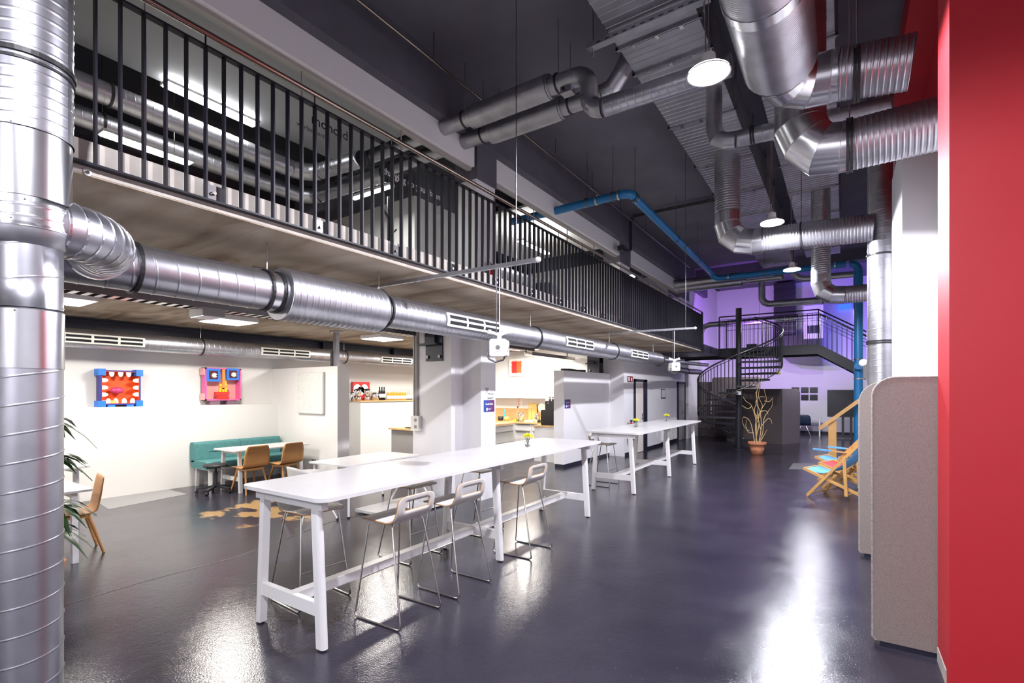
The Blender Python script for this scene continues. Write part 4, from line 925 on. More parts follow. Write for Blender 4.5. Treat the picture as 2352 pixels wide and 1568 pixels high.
# potted plant at the left edge
t = thing('potted_palm', 'dark green leafy potted plant half hidden by the vertical duct', 'plant', (-5.95, 1.36, 0))
MB().lathe([(0, 0), (.11, 0), (.13, .2), (.14, .22), (.12, .22), (.11, .18), (0, .18)], 20, (-5.95, 1.36, 0)).build('pot', 'terracotta', t)
for k, (zz, lean) in enumerate(((1.1, .0), (.7, .0), (1.45, -.01))): MB().sweep([(-5.95+.02*k, 1.36, .18), (-5.95+lean, 1.36, zz*.6), (-5.94+lean, 1.37, zz)], .012, 6).build('trunk', 'branch', t)
rnd = random.Random(3)
for zc, n in ((.70, 30), (1.14, 34), (1.46, 12), (.50, 12)):
    for k in range(n):
        a = 2*PI*k/n+rnd.uniform(-.2, .2); Lf = rnd.uniform(.22, .38); up = rnd.uniform(.15, .8); m = MB(); vs = []; c0 = Vector((-5.94, 1.37, zc))
        for i in range(5):
            s = i/4; r_ = Lf*s; z = zc+Lf*(up*s-.9*s*s); wv = .034*math.sin(PI*(.12+.88*s))
            c = Vector((c0.x+r_*math.cos(a), c0.y+r_*math.sin(a), z)); d = Vector((-math.sin(a), math.cos(a), 0)); vs += [c-d*wv, c+Vector((0, 0, .006)), c+d*wv]
        m.add(vs, [(3*i+j, 3*i+j+1, 3*i+j+4, 3*i+j+3) for i in range(4) for j in range(2)], True); m.build('leaf', 'leaf', t)

# ================================================================== LOUNGE AND KITCHEN DETAIL
# box sculpture: monster mouth
XL = -10.2
a = gx(222, 932, XL); b_ = gx(320, 852, XL); y0, y1, z0, z1 = a.y+.03, b_.y, 1.535, b_.z
t = thing('mouth_box', 'blue wooden box sculpture with orange mouth, white teeth and pink tongue on the ledge', 'sculpture', (XL, (y0+y1)/2, 1.5))
dp = .16; xb, xf = XL-.12, XL+.06
MB().box(xb, xb+.012, y0, y1, z0, z1).build('back_panel', 'orange_box', t)
for q in ((y0, y0+.02, z0, z1), (y1-.02, y1, z0, z1), (y0, y1, z0, z0+.02), (y0, y1, z1-.02, z1)): MB().box(xb, xf, *q).build('side_panel', 'indigo_box', t)
for q in ((y0+.02, y0+.026, z0+.02, z1-.02), (y1-.026, y1-.02, z0+.02, z1-.02), (y0+.02, y1-.02, z0+.02, z0+.026), (y0+.02, y1-.02, z1-.026, z1-.02)): MB().box(xb, xf-.005, *q).build('lining', 'orange_box', t)
for yy in (y0, y1):
    for zz in (z0, z1): s = -1 if yy == y0 else 1; MB().box(xb, xf+.015, min(yy, yy+s*.03)-(.07 if s > 0 else 0), max(yy, yy+s*.03)+(.07 if s < 0 else 0), zz-.03 if zz == z0 else zz-.09, zz+.07 if zz == z0 else zz+.02).build('corner_block', 'blue_box', t)
W_ = y1-y0; Hh = z1-z0
def tooth(cy, cz, d):
    pl = [(-.035, 0), (.035, 0), (.035, .045), (.02, .08), (0, .09), (-.02, .08), (-.035, .045)]
    if d == 'd': pts = [(cy+u, cz-v) for u, v in pl]
    elif d == 'u': pts = [(cy+u, cz+v) for u, v in pl]
    elif d == 'r': pts = [(cy+v, cz+u) for u, v in pl]
    else: pts = [(cy-v, cz+u) for u, v in pl]
    MB().prism(pts, YZ, xf-.03, xf-.012).build('tooth', 'tooth', t)
for f in (.28, .50, .70): tooth(y0+W_*f, z1-.022, 'd')
for f in (.20, .38, .59, .80): tooth(y0+W_*f, z0+.022, 'u')
for f in (.30, .50, .71): tooth(y0+.022, z0+Hh*f, 'r'); tooth(y1-.022, z0+Hh*f, 'l')
MB().ball((xf-.05, y0+W_*.43, z0+Hh*.42), .10, 16, 10, (.6, 1, .55)).build('tongue', 'tongue', t)
MB().box(xf-.02, xf-.008, y0+.03, y0+.12, z0+.02, z0+.075).build('note', 'white_print', t); MB().box(xf-.02, xf-.006, y0+.14, y0+.22, z0+.02, z0+.075).build('note', 'board_yellow', t)
for k in range(2): MB().box(xb, xf, y0+.1+(W_-.3)*k, y0+.2+(W_-.3)*k, 1.5, z0).build('foot', 'blue_box', t)
# box sculpture: pink face
a = gx(466, 920, XL); b_ = gx(551, 847, XL); y0, y1, z0, z1 = a.y+.02, b_.y-.01, 1.585, b_.z
t = thing('face_box', 'pink wooden box sculpture with two framed eyes and red lips on the ledge', 'sculpture', (XL, (y0+y1)/2, 1.5)); W_ = y1-y0; Hh = z1-z0
MB().box(xb, xb+.012, y0, y1, z0, z1).build('back_panel', 'light_pink', t)
for q in ((y0, y0+.025, z0, z1), (y1-.025, y1, z0, z1), (y0, y1, z0, z0+.025), (y0, y1, z1-.025, z1)): MB().box(xb, xf, *q).build('side_panel', 'pink_box', t)
for yy, s in ((y0, -1), (y1, 1)):
    for zz in (z0+.01, z1-.14): MB().box(xb, xf-.03, min(yy, yy+s*.02), max(yy, yy+s*.02), zz, zz+.13).build('corner_block', 'light_pink', t)
for fy, fz, s in ((.21, .78, .125), (.76, .82, .115)):
    cy, cz = y0+W_*fy, z0+Hh*fz; e = MB().box(xf-.03, xf+.01, cy-s, cy+s, cz-s, cz+s).build('eye_frame', 'blue_box', t)
    MB().box(xf+.01, xf+.013, cy-s*.66, cy+s*.66, cz-s*.66, cz+s*.66).build('eye_socket', 'maroon', e); MB().ball((xf+.02, cy+.01, cz-.01), .05, 12, 8).build('eyeball', 'tooth', e); MB().ball((xf+.062, cy+.035, cz-.01), .012, 8, 6).build('pupil', 'black_print', e)
MB().box(xf-.05, xf-.01, y0+W_*.47, y0+W_*.55, z0+Hh*.35, z1-.025).build('nose_bar', 'orange_toy', t)
for dy, dz, h_ in ((-.06, 0, .16), (.0, .02, .1), (.05, 0, .22)): MB().bar((xf-.03, y0+W_*.5+dy, z0+Hh*.26), (xf-.03, y0+W_*.5+dy*.8, z0+Hh*.26+h_), .035, .04).build('nose_piece', 'yellow_toy', t)
MB().bar((xf-.02, y0+W_*.40, z0+Hh*.42), (xf-.02, y0+W_*.66, z0+Hh*.42), .03, .04).build('nose_piece', 'orange_toy', t)
MB().box(xf-.07, xf, y0+W_*.28, y0+W_*.66, z0+Hh*.16, z0+Hh*.26).build('upper_lip', 'brick_red', t); MB().box(xf-.07, xf, y0+W_*.34, y0+W_*.64, z0+Hh*.03, z0+Hh*.14).build('lower_lip', 'brick_red', t)
for f in (.28, .75): MB().box(xb+.02, xf-.02, y0+W_*f-.09, y0+W_*f+.09, 1.5, z0).build('foot', 'mauve', t)

# speckled picture and socket on the lounge cross wall
a = gy(689, 949, 6.05); b_ = gy(747, 857, 6.05); b2 = gy(747, 950, 6.05)
t = thing('speckled_panel', 'pale speckled acoustic panel hung on the lounge cross wall', 'wall panel', ((a.x+b_.x)/2, 6.0, a.z)); MB().box(a.x, b_.x, 5.99, 6.035, 1.32, 2.14).build('panel', 'speckle', t); MB().box(a.x-.002, b_.x+.006, 6.035, 6.045, 1.315, 2.145).build('backing', 'grey_panel', t)
def socket(pos, n, label, d='y', rows=1, w_=.08):
    t = thing('wall_socket', label, 'socket', tuple(pos)); x, y, z = pos
    for k in range(n):
        if d == 'y':
            q = MB().box(x+k*.075-.037, x+k*.075+.037, y-.012, y, z-.037, z+.037).build('plate', 'plastic_white', t); MB().cyl((x+k*.075, y-.0125, z), (x+k*.075, y-.014, z), .02, n=14).build('recess', 'grey_plate', q)
        else:
            q = MB().box(x, x+.012, y-.037, y+.037, z+k*.075-.037, z+k*.075+.037).build('plate', 'plastic_white', t); MB().cyl((x+.0125, y, z+k*.075), (x+.014, y, z+k*.075), .02, n=14).build('recess', 'grey_plate', q)
p = gy(720, 1056, 6.05); socket((p.x, 6.05, p.z), 2, 'double wall socket low on the lounge cross wall')
p = gx(1510, 1005, -4.95); socket((-4.95, p.y, .33), 2, 'small wall socket between the two corridor doors', 'x')
# pillar fittings
t = thing('pillar_conduit', 'grey conduit with surface sockets on the white pillar', 'conduit', (-5.95, 6.0, 1.2))
p = gy(958, 760, 6.06); q = gy(964, 985, 6.06); x = p.x
for dx in (-.05, .02): MB().cyl((x+dx, 6.04, 1.35), (x+dx, 6.04, ZS), .02 if dx > 0 else .012, n=10).build('tube', 'grey_panel', t)
s_ = MB().box(x-.08, x+.10, 5.99, 6.06, 1.10, 1.35).build('socket_box', 'plastic_white', t)
for z in (1.17, 1.28): MB().cyl((x+.03, 5.992, z), (x+.03, 5.985, z), .03, n=16).build('socket', 'grey_panel', s_)
t = thing('column_bracket', 'black steel bracket plate bolted to the white pillar', 'bracket', (-5.6, 6.0, 2.3))
a = gy(980, 830, 6.06); b_ = gy(1018, 760, 6.06)
MB().box(a.x, b_.x, 6.035, 6.06, a.z, ZS).build('plate', 'navy_steel', t); MB().box(a.x-.1, b_.x-.05, 5.93, 6.04, a.z+.26, a.z+.29).build('shelf', 'navy_steel', t); MB().box(a.x+.03, b_.x-.12, 5.98, 6.035, a.z+.29, ZS).build('web', 'navy_steel', t)
for xx in (a.x+.05, b_.x-.05): MB().cyl((xx, 6.035, a.z+.07), (xx, 6.01, a.z+.07), .03, n=6).build('bolt', 'steel_dark', t)
t = thing('column_bracket', 'black steel bracket above the kitchen partition', 'bracket', (-5.7, 12.75, 2.3))
a = gy(1350, 853, 12.29); b_ = gy(1377, 815, 12.29); MB().box(a.x, b_.x, 12.26, 12.30, 2.27, 2.85).build('plate', 'navy_steel', t); MB().box(a.x, b_.x-.1, 12.14, 12.26, 2.5, 2.53).build('shelf', 'navy_steel', t)
for zz in (2.33, 2.75): MB().cyl((a.x+.08, 12.26, zz), (a.x+.08, 12.235, zz), .03, n=6).build('bolt', 'steel_dark', t)
# signs on the pillar and partition
def hub_sign(x, pl, pr, y0_, y1_, label):
    a = gx(pl, y1_, x); b_ = gx(pr, y0_, x); t = thing('hub_sign', label, 'sign', (x, (a.y+b_.y)/2, a.z)); c = (a+b_)/2; w_ = b_.y-a.y
    MB().box(x, x+.004, a.y, b_.y, a.z, b_.z).build('plate', 'hub_print', t)
    text('Social-Hub', w_*.16, (x+.005, c.y, c.z+.03), mt='white_print', parent=t, bold=.001, **EX); text('hub17', w_*.14, (x+.005, c.y+w_*.03, c.z-.05), mt='white_print', parent=t, **EX)
    MB().box(x+.004, x+.005, a.y+w_*.22, a.y+w_*.34, c.z-.08, c.z-.03).build('emblem', 'white_print', t)
hub_sign(-4.849, 1111, 1135, 918, 946, 'square blue-magenta Social-Hub sign on the white pillar')
hub_sign(-5.349, 1297, 1310, 917, 938, 'blue Social-Hub sign on the kitchen partition')
a = gx(1112, 908, -4.849); b_ = gx(1132, 882, -4.849); t = thing('wifi_notice', 'white wifi notice with black arcs above the pillar sign', 'sign', (-4.849, (a.y+b_.y)/2, a.z))
MB().box(-4.85, -4.847, a.y-.0, b_.y+.0, a.z, b_.z).build('sheet', 'white_paint', t); cy = a.y+.07; cz = b_.z-.13
for r_ in (.025, .045, .065): MB().sweep([(-4.8465, cy+r_*math.sin(R(q)), cz+r_*math.cos(R(q))) for q in range(-45, 46, 15)], .005, 5).build('arc', 'black_print', t)
MB().cyl((-4.847, cy, cz-.005), (-4.8455, cy, cz-.005), .008, n=10).build('dot', 'black_print', t); text('Wifi Gast', .042, (-4.8465, cy+.10, cz-.03), mt='black_print', parent=t, **EX); text('hubraum17', .035, (-4.8465, cy+.10, cz-.10), mt='black_print', parent=t, **EX)
# fire signs and extinguisher
a = gx(1441, 877, -4.949); b_ = gx(1453, 864, -4.949); t = thing('fire_sign', 'small dark red fire extinguisher sign beside the corridor door', 'sign', (-4.949, a.y, a.z)); MB().box(-4.95, -4.944, a.y, b_.y, a.z, b_.z).build('plate', 'sign_red', t)
MB().box(-4.944, -4.942, a.y+.06, a.y+.16, a.z+.03, b_.z-.03).build('pictogram', 'white_print', t); MB().box(-4.944, -4.942, b_.y-.14, b_.y-.06, a.z+.03, b_.z-.04).build('pictogram', 'white_print', t)
def extinguisher(x, y, z, label):
    t = thing('fire_extinguisher', label, 'extinguisher', (x, y, z), group='fire extinguishers')
    MB().lathe([(0, z), (.07, z), (.075, z+.03), (.075, z+.40), (.06, z+.46), (.025, z+.49), (.02, z+.52), (0, z+.52)], 20, (x, y, 0)).build('cylinder', 'ext_red', t); MB().lathe([(.077, z-.001), (.078, z+.08)], 20, (x, y, 0)).build('skirt', 'charcoal', t)
    MB().box(x-.02, x+.02, y-.06, y+.06, z+.52, z+.56).build('valve', 'charcoal', t); MB().sweep([(x+.02, y-.03, z+.53), (x+.05, y-.10, z+.56), (x+.05, y-.14, z+.45), (x+.04, y-.13, z+.2)], .012, 8).build('hose', 'charcoal', t); MB().box(x+.072, x+.078, y-.03, y+.03, z+.15, z+.33).build('label_plate', 'white_print', t)
p = gx(1450, 1010, -4.84); extinguisher(-4.84, p.y, .42, 'red fire extinguisher on the wall behind the far bar table')
p = gx(1128, 580, -4.76); extinguisher(-4.76, p.y, ZT+.12, 'red fire extinguisher on the upstairs pillar behind the railing')
a = gx(1518, 915, -4.949); b_ = gx(1528, 893, -4.949); t = thing('escape_plan', 'framed escape plan between the two corridor doors', 'notice', (-4.949, a.y, a.z)); MB().box(-4.95, -4.935, a.y, b_.y, a.z, b_.z).build('frame', 'steel_dark', t); MB().box(-4.935, -4.932, a.y+.03, b_.y-.03, a.z+.03, b_.z-.03).build('sheet', 'whiteboard', t)
# radiator near the second door
a = gx(1518, 1050, -4.93); b_ = gx(1552, 960, -4.93); t = thing('radiator', 'white ribbed radiator beside the second corridor door', 'radiator', (-4.9, (a.y+b_.y)/2, .12)); 
for k in range(12): yy = a.y+.1+(b_.y-a.y-.2)*k/11; MB().box(-4.94, -4.86, yy-.03, yy+.03, .13, .85).build('fin', 'white_paint', t)
MB().box(-4.93, -4.87, a.y+.05, b_.y-.05, .15, .20).build('pipe', 'white_paint', t)

# shelf with bottles and machines (kitchen, behind the lounge wall)
XSH = -10.45
def sy(px): return gx(px, 915, XSH).y
ZSH = 1.53
a, b_ = gx(808, 915, -10.7).y, gx(849, 915, -10.7).y
t = thing('red_poster', 'red comic poster with white cloud shape leaning on the wooden shelf', 'picture', (-10.70, (a+b_)/2, ZSH)); MB().box(-10.715, -10.70, a, b_, ZSH, 2.02).build('panel', 'poster_red', t)
cy = (a+b_)/2; w_ = b_-a
for u, v, r_ in ((-.2, .28, .12), (.2, .28, .12), (-.3, .18, .08), (.32, .18, .09), (0, .22, .12)): MB().cyl((-10.70, cy+u*w_, ZSH+v+.03), (-10.6945, cy+u*w_, ZSH+v+.03), r_, n=20).build('cloud', 'white_print', t)
MB().box(-10.702, -10.696, a, a+.02, ZSH, 2.02).build('border', 'black_print', t)
def blender_(y, label):
    t = thing('kitchen_blender', label, 'blender', (XSH, y, ZSH), group='appliances on the wooden shelf'); MB().lathe([(0, ZSH), (.075, ZSH), (.07, ZSH+.08), (.045, ZSH+.11)], 16, (XSH, y, 0)).build('base', 'chrome', t); MB().lathe([(.045, ZSH+.11), (.08, ZSH+.22), (.08, ZSH+.28), (.07, ZSH+.28), (.04, ZSH+.12)], 16, (XSH, y, 0)).build('jug', 'chrome', t); MB().lathe([(.082, ZSH+.28), (.082, ZSH+.30), (0, ZSH+.31)], 16, (XSH, y, 0)).build('lid', 'charcoal', t)
blender_(sy(823), 'left steel blender before the red poster'); blender_(sy(843), 'right steel blender before the red poster')
def pot(y, r_, h_, label):
    t = thing('steel_pot', label, 'pot', (XSH, y, ZSH), group='appliances on the wooden shelf'); MB().lathe([(0, ZSH), (r_, ZSH), (r_, ZSH+h_*.8), (r_*.8, ZSH+h_)], 20, (XSH, y, 0)).build('body', 'chrome', t); MB().lathe([(r_*.82, ZSH+h_), (r_*.4, ZSH+h_*1.08), (0, ZSH+h_*1.1)], 20, (XSH, y, 0)).build('lid', 'charcoal', t); MB().cyl((XSH+r_*.9, y+r_*.3, ZSH+h_*.5), (XSH+r_*1.05, y+r_*.35, ZSH+h_*.5), .03, n=12).build('dial', 'charcoal', t)
pot(sy(809), .075, .20, 'steel waffle pot at the left end of the shelf'); pot(sy(861), .11, .19, 'wide steel cooker beside the dark bottles')
for k in range(3):
    y = sy(872+5.2*k); t = thing('dark_bottle', 'dark bottle with white label, %s of three on the shelf' % ('left', 'middle', 'right')[k], 'bottle', (XSH, y, ZSH), group='dark bottles on the shelf')
    MB().lathe([(0, ZSH), (.034, ZSH), (.034, ZSH+.22), (.018, ZSH+.28), (.016, ZSH+.36), (0, ZSH+.36)], 14, (XSH, y, 0)).build('glass', 'bottle_dark', t); MB().lathe([(.0355, ZSH+.07), (.0355, ZSH+.17)], 14, (XSH, y, 0)).build('paper_label', 'white_print', t); MB().cyl((XSH, y, ZSH+.36), (XSH, y, ZSH+.40), .014, n=10).build('pourer', 'plastic_white', t)
ORD = 'first second third fourth fifth sixth seventh eighth ninth tenth eleventh twelfth thirteenth'.split()
for k in range(17):
    y = sy(890+3.45*k); amber = k < 13; t = thing('syrup_bottle' if amber else 'clear_bottle', 'amber bottle with white label, %s from the left in the shelf row' % ORD[k] if amber else 'clear bottle, %s from the left at the right shelf end' % ORD[k-13], 'bottle', (XSH, y, ZSH), group='amber bottles on the shelf' if amber else 'clear bottles on the shelf')
    MB().lathe([(0, ZSH), (.026, ZSH), (.026, ZSH+.16), (.012, ZSH+.22)], 10, (XSH, y, 0)).build('glass', 'amber' if amber else 'vase_glass', t); MB().lathe([(.0275, ZSH+.03), (.0275, ZSH+.12)], 10, (XSH, y, 0)).build('paper_label', 'white_print', t); MB().cyl((XSH, y, ZSH+.22), (XSH, y, ZSH+.30), .012, n=8).build('neck', 'vase_glass', t)
# grey counter seen left of the pillar
t = thing('grey_counter', 'grey kitchen counter with wooden top left of the white pillar', 'counter', (-8.0, 8.5, 0)); MB().box(-8.88, -7.2, 8.13, 8.85, 0, .87).build('body', 'grey_panel', t); MB().box(-8.93, -7.15, 8.08, 8.9, .87, .905).build('worktop', 'worktop', t)
tag(box(-8.5, -8.25, 8.2, 8.4, .905, .93).build('tablet', 'charcoal'), 'black tablet lying on the grey counter', 'tablet')
# fitted kitchen on the back wall
YF = 11.68
def kx(px, y=YF): return gy(px, 960, y).x
def cabinet(px0, px1, label, drawers=None):
    x0, x1 = kx(px0), kx(px1); t = thing('base_cabinet', label, 'cabinet', ((x0+x1)/2, YF+.3, 0), group='white kitchen base cabinets')
    MB().box(x0, x1, YF+.02, 12.29, .08, .87).build('body', 'white_paint', t); MB().box(x0+.02, x1-.02, YF+.06, 12.2, 0, .08).build('plinth', 'grey_panel', t)
    zs = drawers or [.10, .67, .86]
    for a, b_ in zip(zs, zs[1:]):
        d = MB().box(x0+.006, x1-.006, YF, YF+.02, a+.012, b_-.006).build('drawer_front', 'white_laminate', t); MB().box(x0+.05, x1-.05, YF-.03, YF, b_-.022, b_-.010).build('handle', 'steel_dark', d)
cabinet(1162, 1181, 'narrow white drawer cabinet in the kitchen run', [.10, .38, .63, .74, .86]); cabinet(1181, 1221, 'wide white sink cabinet in the kitchen run'); cabinet(1221, 1262, 'white cabinet behind the coffee machine'); cabinet(1060, 1162, 'white corner cabinet behind the pillar')
MB_ = MB().box(-9.2, kx(1262), YF-.03, 12.29, .87, .91).build('kitchen_worktop', 'worktop'); tag(MB_, 'long oak kitchen worktop along the back wall', 'worktop')
tag(box(-9.2, kx(1262), 12.27, 12.298, .91, 1.27).build('splashback', 'worktop'), 'oak splashback panel behind the kitchen worktop', 'splashback')
def wall_cab(px0, px1, z0, z1, label):
    y = 11.94; x0, x1 = kx(px0, y), kx(px1, y); t = thing('wall_cabinet', label, 'cabinet', ((x0+x1)/2, y+.17, z0), group='white kitchen wall cabinets'); MB().box(x0, x1, y+.02, 12.29, z0, z1).build('body', 'white_paint', t); MB().box(x0+.005, x1-.005, y, y+.02, z0+.004, z1-.004).build('door', 'white_laminate', t)
for j, (a, b_) in enumerate(((1090, 1150), (1150, 1210), (1210, 1256))):
    for i, (z0, z1) in enumerate(((1.57, 1.83), (1.83, 2.09))): wall_cab(a, b_, z0, z1, 'white wall cabinet, %s row, %s column over the sink' % (('lower', 'upper')[i], ('left', 'middle', 'right')[j]))
x0 = gy(1253, 900, 11.3).x; t = thing('tall_cabinet', 'tall white cabinet against the kitchen partition', 'cabinet', (x0+.3, 11.6, 0)); MB().box(x0, -5.63, 11.3, 12.29, 0, 2.09).build('body', 'white_paint', t); MB().box(x0-.015, x0, 11.32, 12.28, .08, 2.08).build('door', 'white_laminate', t); MB().box(x0-.05, x0-.015, 11.5, 11.52, 1.0, 1.5).build('handle', 'steel_dark', t)
yF2 = 10.75; xa = gy(1226, 990, yF2).x
t = thing('coffee_counter', 'white counter with oak top carrying the coffee machine', 'counter', (xa+.4, 11, 0)); MB().box(xa, -5.63, yF2+.03, 11.29, 0, .87).build('body', 'white_laminate', t); MB().box(xa-.03, -5.63, yF2, 11.29, .87, .91).build('worktop', 'worktop', t)
xb2 = gy(1164, 970, 10.95).x; t = thing('drawer_counter', 'white drawer counter with oak top just right of the pillar', 'counter', (xb2-.3, 11, 0)); MB().box(xb2-.6, xb2-.02, 10.3, 11.3, .0, .87).build('body', 'white_paint', t); MB().box(xb2-.62, xb2, 10.28, 11.32, .87, .91).build('worktop', 'worktop', t)
for a, b_ in ((.06, .40), (.40, .70), (.70, .86)): d = MB().box(xb2-.02, xb2, 10.31, 11.29, a+.01, b_-.006).build('drawer_front', 'white_laminate', t); MB().box(xb2, xb2+.03, 10.36, 11.24, b_-.022, b_-.010).build('handle', 'steel_dark', d)
# coffee machine
p = gy(1243, 978, yF2+.1); t = thing('coffee_machine', 'glossy black coffee machine on the oak counter', 'coffee machine', (p.x+.2, yF2+.3, .91)); x = p.x
MB().prism(rrect(x, x+.36, .912, 1.30, .03, 4), XZ, yF2+.08, yF2+.5).build('body', 'screen_black', t); MB().prism(rrect(x+.08, x+.36, 1.30, 1.52, .02, 3), XZ, yF2+.16, yF2+.5).build('bean_hopper', 'charcoal', t); MB().cyl((x+.17, yF2+.16, 1.47), (x+.17, yF2+.15, 1.47), .012, n=10).build('emblem', 'white_print', t); MB().box(x-.07, x, yF2+.12, yF2+.3, 1.0, 1.03).build('spout', 'charcoal', t)
for k in range(3): t2 = thing('steel_tumbler', 'steel tumbler on top of the coffee machine, %s of three' % ('left', 'middle', 'right')[k], 'tumbler', (x+.14+.09*k, yF2+.3, 1.52), group='tumblers on the coffee machine'); MB().lathe([(0, 1.52), (.03, 1.52), (.038, 1.63), (.034, 1.63), (.028, 1.53), (0, 1.53)], 12, (x+.14+.09*k, yF2+.3, 0)).build('cup', 'chrome', t2)
# small things on the worktop
def item(name, px, w_, h_, mt, label, cat, y=11.95, dpt=.12, prof=None):
    x = kx(px, y); t = thing(name, label, cat, (x, y, .91))
    if prof: MB().lathe([(r_*w_, .91+z*h_) for r_, z in prof], 16, (x, y, 0)).build('body', mt, t)
    else: MB().prism(rrect(x-w_/2, x+w_/2, .912, .91+h_, min(w_, h_)*.15, 3), XZ, y, y+dpt).build('body', mt, t)
    return t, x, y
jar = [(0, 0), (.5, 0), (.5, .8), (.35, 1), (0, 1)]
item('saucepan', 1150, .17, .12, 'charcoal', 'black saucepan on the kitchen worktop', 'pan', prof=[(0, 0), (.45, 0), (.5, 1), (.46, 1), (.42, .1), (0, .1)])
t, x, y = item('soap_bottle', 1160, .06, .33, 'cyan', 'tall blue dish brush bottle on the worktop', 'bottle', prof=[(0, 0), (.4, 0), (.5, .5), (.3, .7), (.45, .85), (.4, 1), (0, 1)])
t, x, y = item('wooden_bowl', 1164, .16, .12, 'board_yellow', 'small steel-rimmed wooden bowl on the worktop', 'bowl', prof=[(0, 0), (.4, 0), (.5, .6), (.4, 1), (.34, 1), (.42, .6), (0, .1)])
item('sponge', 1181, .10, .05, 'lime', 'lime green sponge on the worktop', 'sponge', 11.8)
t, x, y = item('water_bottle', 1189, .08, .42, 'vase_glass', 'clear bottle with dark cap on the worktop', 'bottle', prof=[(0, 0), (.5, 0), (.5, .55), (.2, .8), (.2, .95), (0, .95)]); MB().cyl((x, y, 1.30), (x, y, 1.34), .02, n=10).build('cap', 'charcoal', t)
t, x, y = item('glass_bowl', 1197, .20, .20, 'vase_glass', 'upturned glass bowl with steel rim on the worktop', 'bowl', 11.85, prof=[(0, 0), (.3, 0), (.5, .9), (.5, 1), (.46, .9), (.27, .06), (0, .06)]); MB().lathe([(.10, 1.09), (.115, 1.13), (.09, 1.15)], 18, (x, y, 0)).build('rim', 'chrome', t)
x = kx(1222, 12.2); t = thing('cutting_board', 'pale yellow cutting board leaning on the splashback', 'cutting board', (x, 12.2, .91)); MB().prism(rrect(x-.14, x+.14, .912, 1.42, .03, 4), XZ, 12.22, 12.24).build('board', 'board_yellow', t)
x = kx(1221, 12.05); t = thing('kitchen_tap', 'slim steel kitchen tap before the cutting board', 'tap', (x, 12.05, .91)); MB().sweep([(x, 12.05, .91), (x, 12.05, 1.28), (x-.02, 12.02, 1.33), (x-.07, 11.95, 1.36), (x-.13, 11.86, 1.37)], .012, 8).build('spout', 'chrome', t); MB().cyl((x, 12.05, .91), (x, 12.05, .97), .03, n=12).build('base', 'chrome', t)
t, x, y = item('coffee_press', 1232, .11, .24, 'chrome', 'french press on the kitchen worktop', 'coffee press', 11.8, prof=jar); MB().sweep([(x+.05, y, .98), (x+.10, y, 1.0), (x+.10, y, 1.10), (x+.05, y, 1.12)], .008, 6).build('handle', 'charcoal', t)
t, x, y = item('dish_towel', 1214, .26, .045, 'white_print', 'crumpled white towel on the worktop edge', 'towel', 11.75, .2)
t, x, y = item('mug', 1238, .09, .08, 'charcoal', 'dark tray of cups beside the french press', 'cup', 11.7, prof=jar)
x = kx(1244, 12.15); t = thing('white_plate', 'white plate leaning against the splashback', 'plate', (x, 12.15, 1.1)); MB().cyl((x, 12.2, 1.28), (x, 12.22, 1.285), .15, n=28).build('rim', 'plastic_white', t); MB().cyl((x, 12.15, .912), (x, 12.2, 1.2), .012, n=8).build('rack', 'chrome', t)
a = gy(1190, 935, 12.28); t = thing('recycling_notice', 'paper notice with red bullet dots above the splashback', 'notice', (a.x, 12.29, a.z)); b_ = gy(1201, 916, 12.28); MB().box(a.x, b_.x, 12.294, 12.298, 1.29, 1.56).build('sheet', 'white_print', t)
for k in range(5): MB().box(a.x+.0, a.x+.035, 12.29, 12.294, 1.31+.05*k, 1.335+.05*k).build('dot', 'orange_box', t)
# sunburst picture
a = gy(1171, 863, 12.22); b_ = gy(1206, 823, 12.22); t = thing('sunburst_picture', 'white canvas with spiky red and orange square above the kitchen cabinets', 'picture', ((a.x+b_.x)/2, 12.2, a.z)); MB().box(a.x, b_.x, 12.18, 12.298, a.z, b_.z).build('canvas', 'canvas', t)
cx, cz = (a.x+b_.x)/2, (a.z+b_.z)/2; hs = (b_.x-a.x)*.29; rn = random.Random(5)
for half, mt in ((-1, 'sun_red'), (1, 'sun_orange')):
    m = MB(); q = [(cx, cz-hs), (cx+half*hs, cz-hs), (cx+half*hs, cz+hs), (cx, cz+hs)]; m.prism(q, XZ, 12.176, 12.18)
    for k in range(9):
        u = -1+2*(k+.5)/9
        e = hs*rn.uniform(.28, .45); zc = cz+u*hs; m.prism([(cx+half*hs*.98, zc-hs*.1), (cx+half*(hs+e), zc+u*e*.4), (cx+half*hs*.98, zc+hs*.1)], XZ, 12.176, 12.18)
    for k in range(5):
        u = (k+.5)/5*half; e = hs*rn.uniform(.25, .42); xc = cx+u*hs
        for s in (-1, 1): m.prism([(xc-hs*.1, cz+s*hs*.98), (xc+u*e*.4, cz+s*(hs+e)), (xc+hs*.1, cz+s*hs*.98)], XZ, 12.176, 12.18)
    m.build('burst', mt, t)
tag(MB().sweep([(-5.5, 10.3, 2.275), (-5.48, 10.7, 2.285), (-5.5, 11.1, 2.275), (-5.47, 11.5, 2.285)], .03, 8).build('tripod', 'charcoal'), 'black folded tripod lying on the partition top', 'tripod')

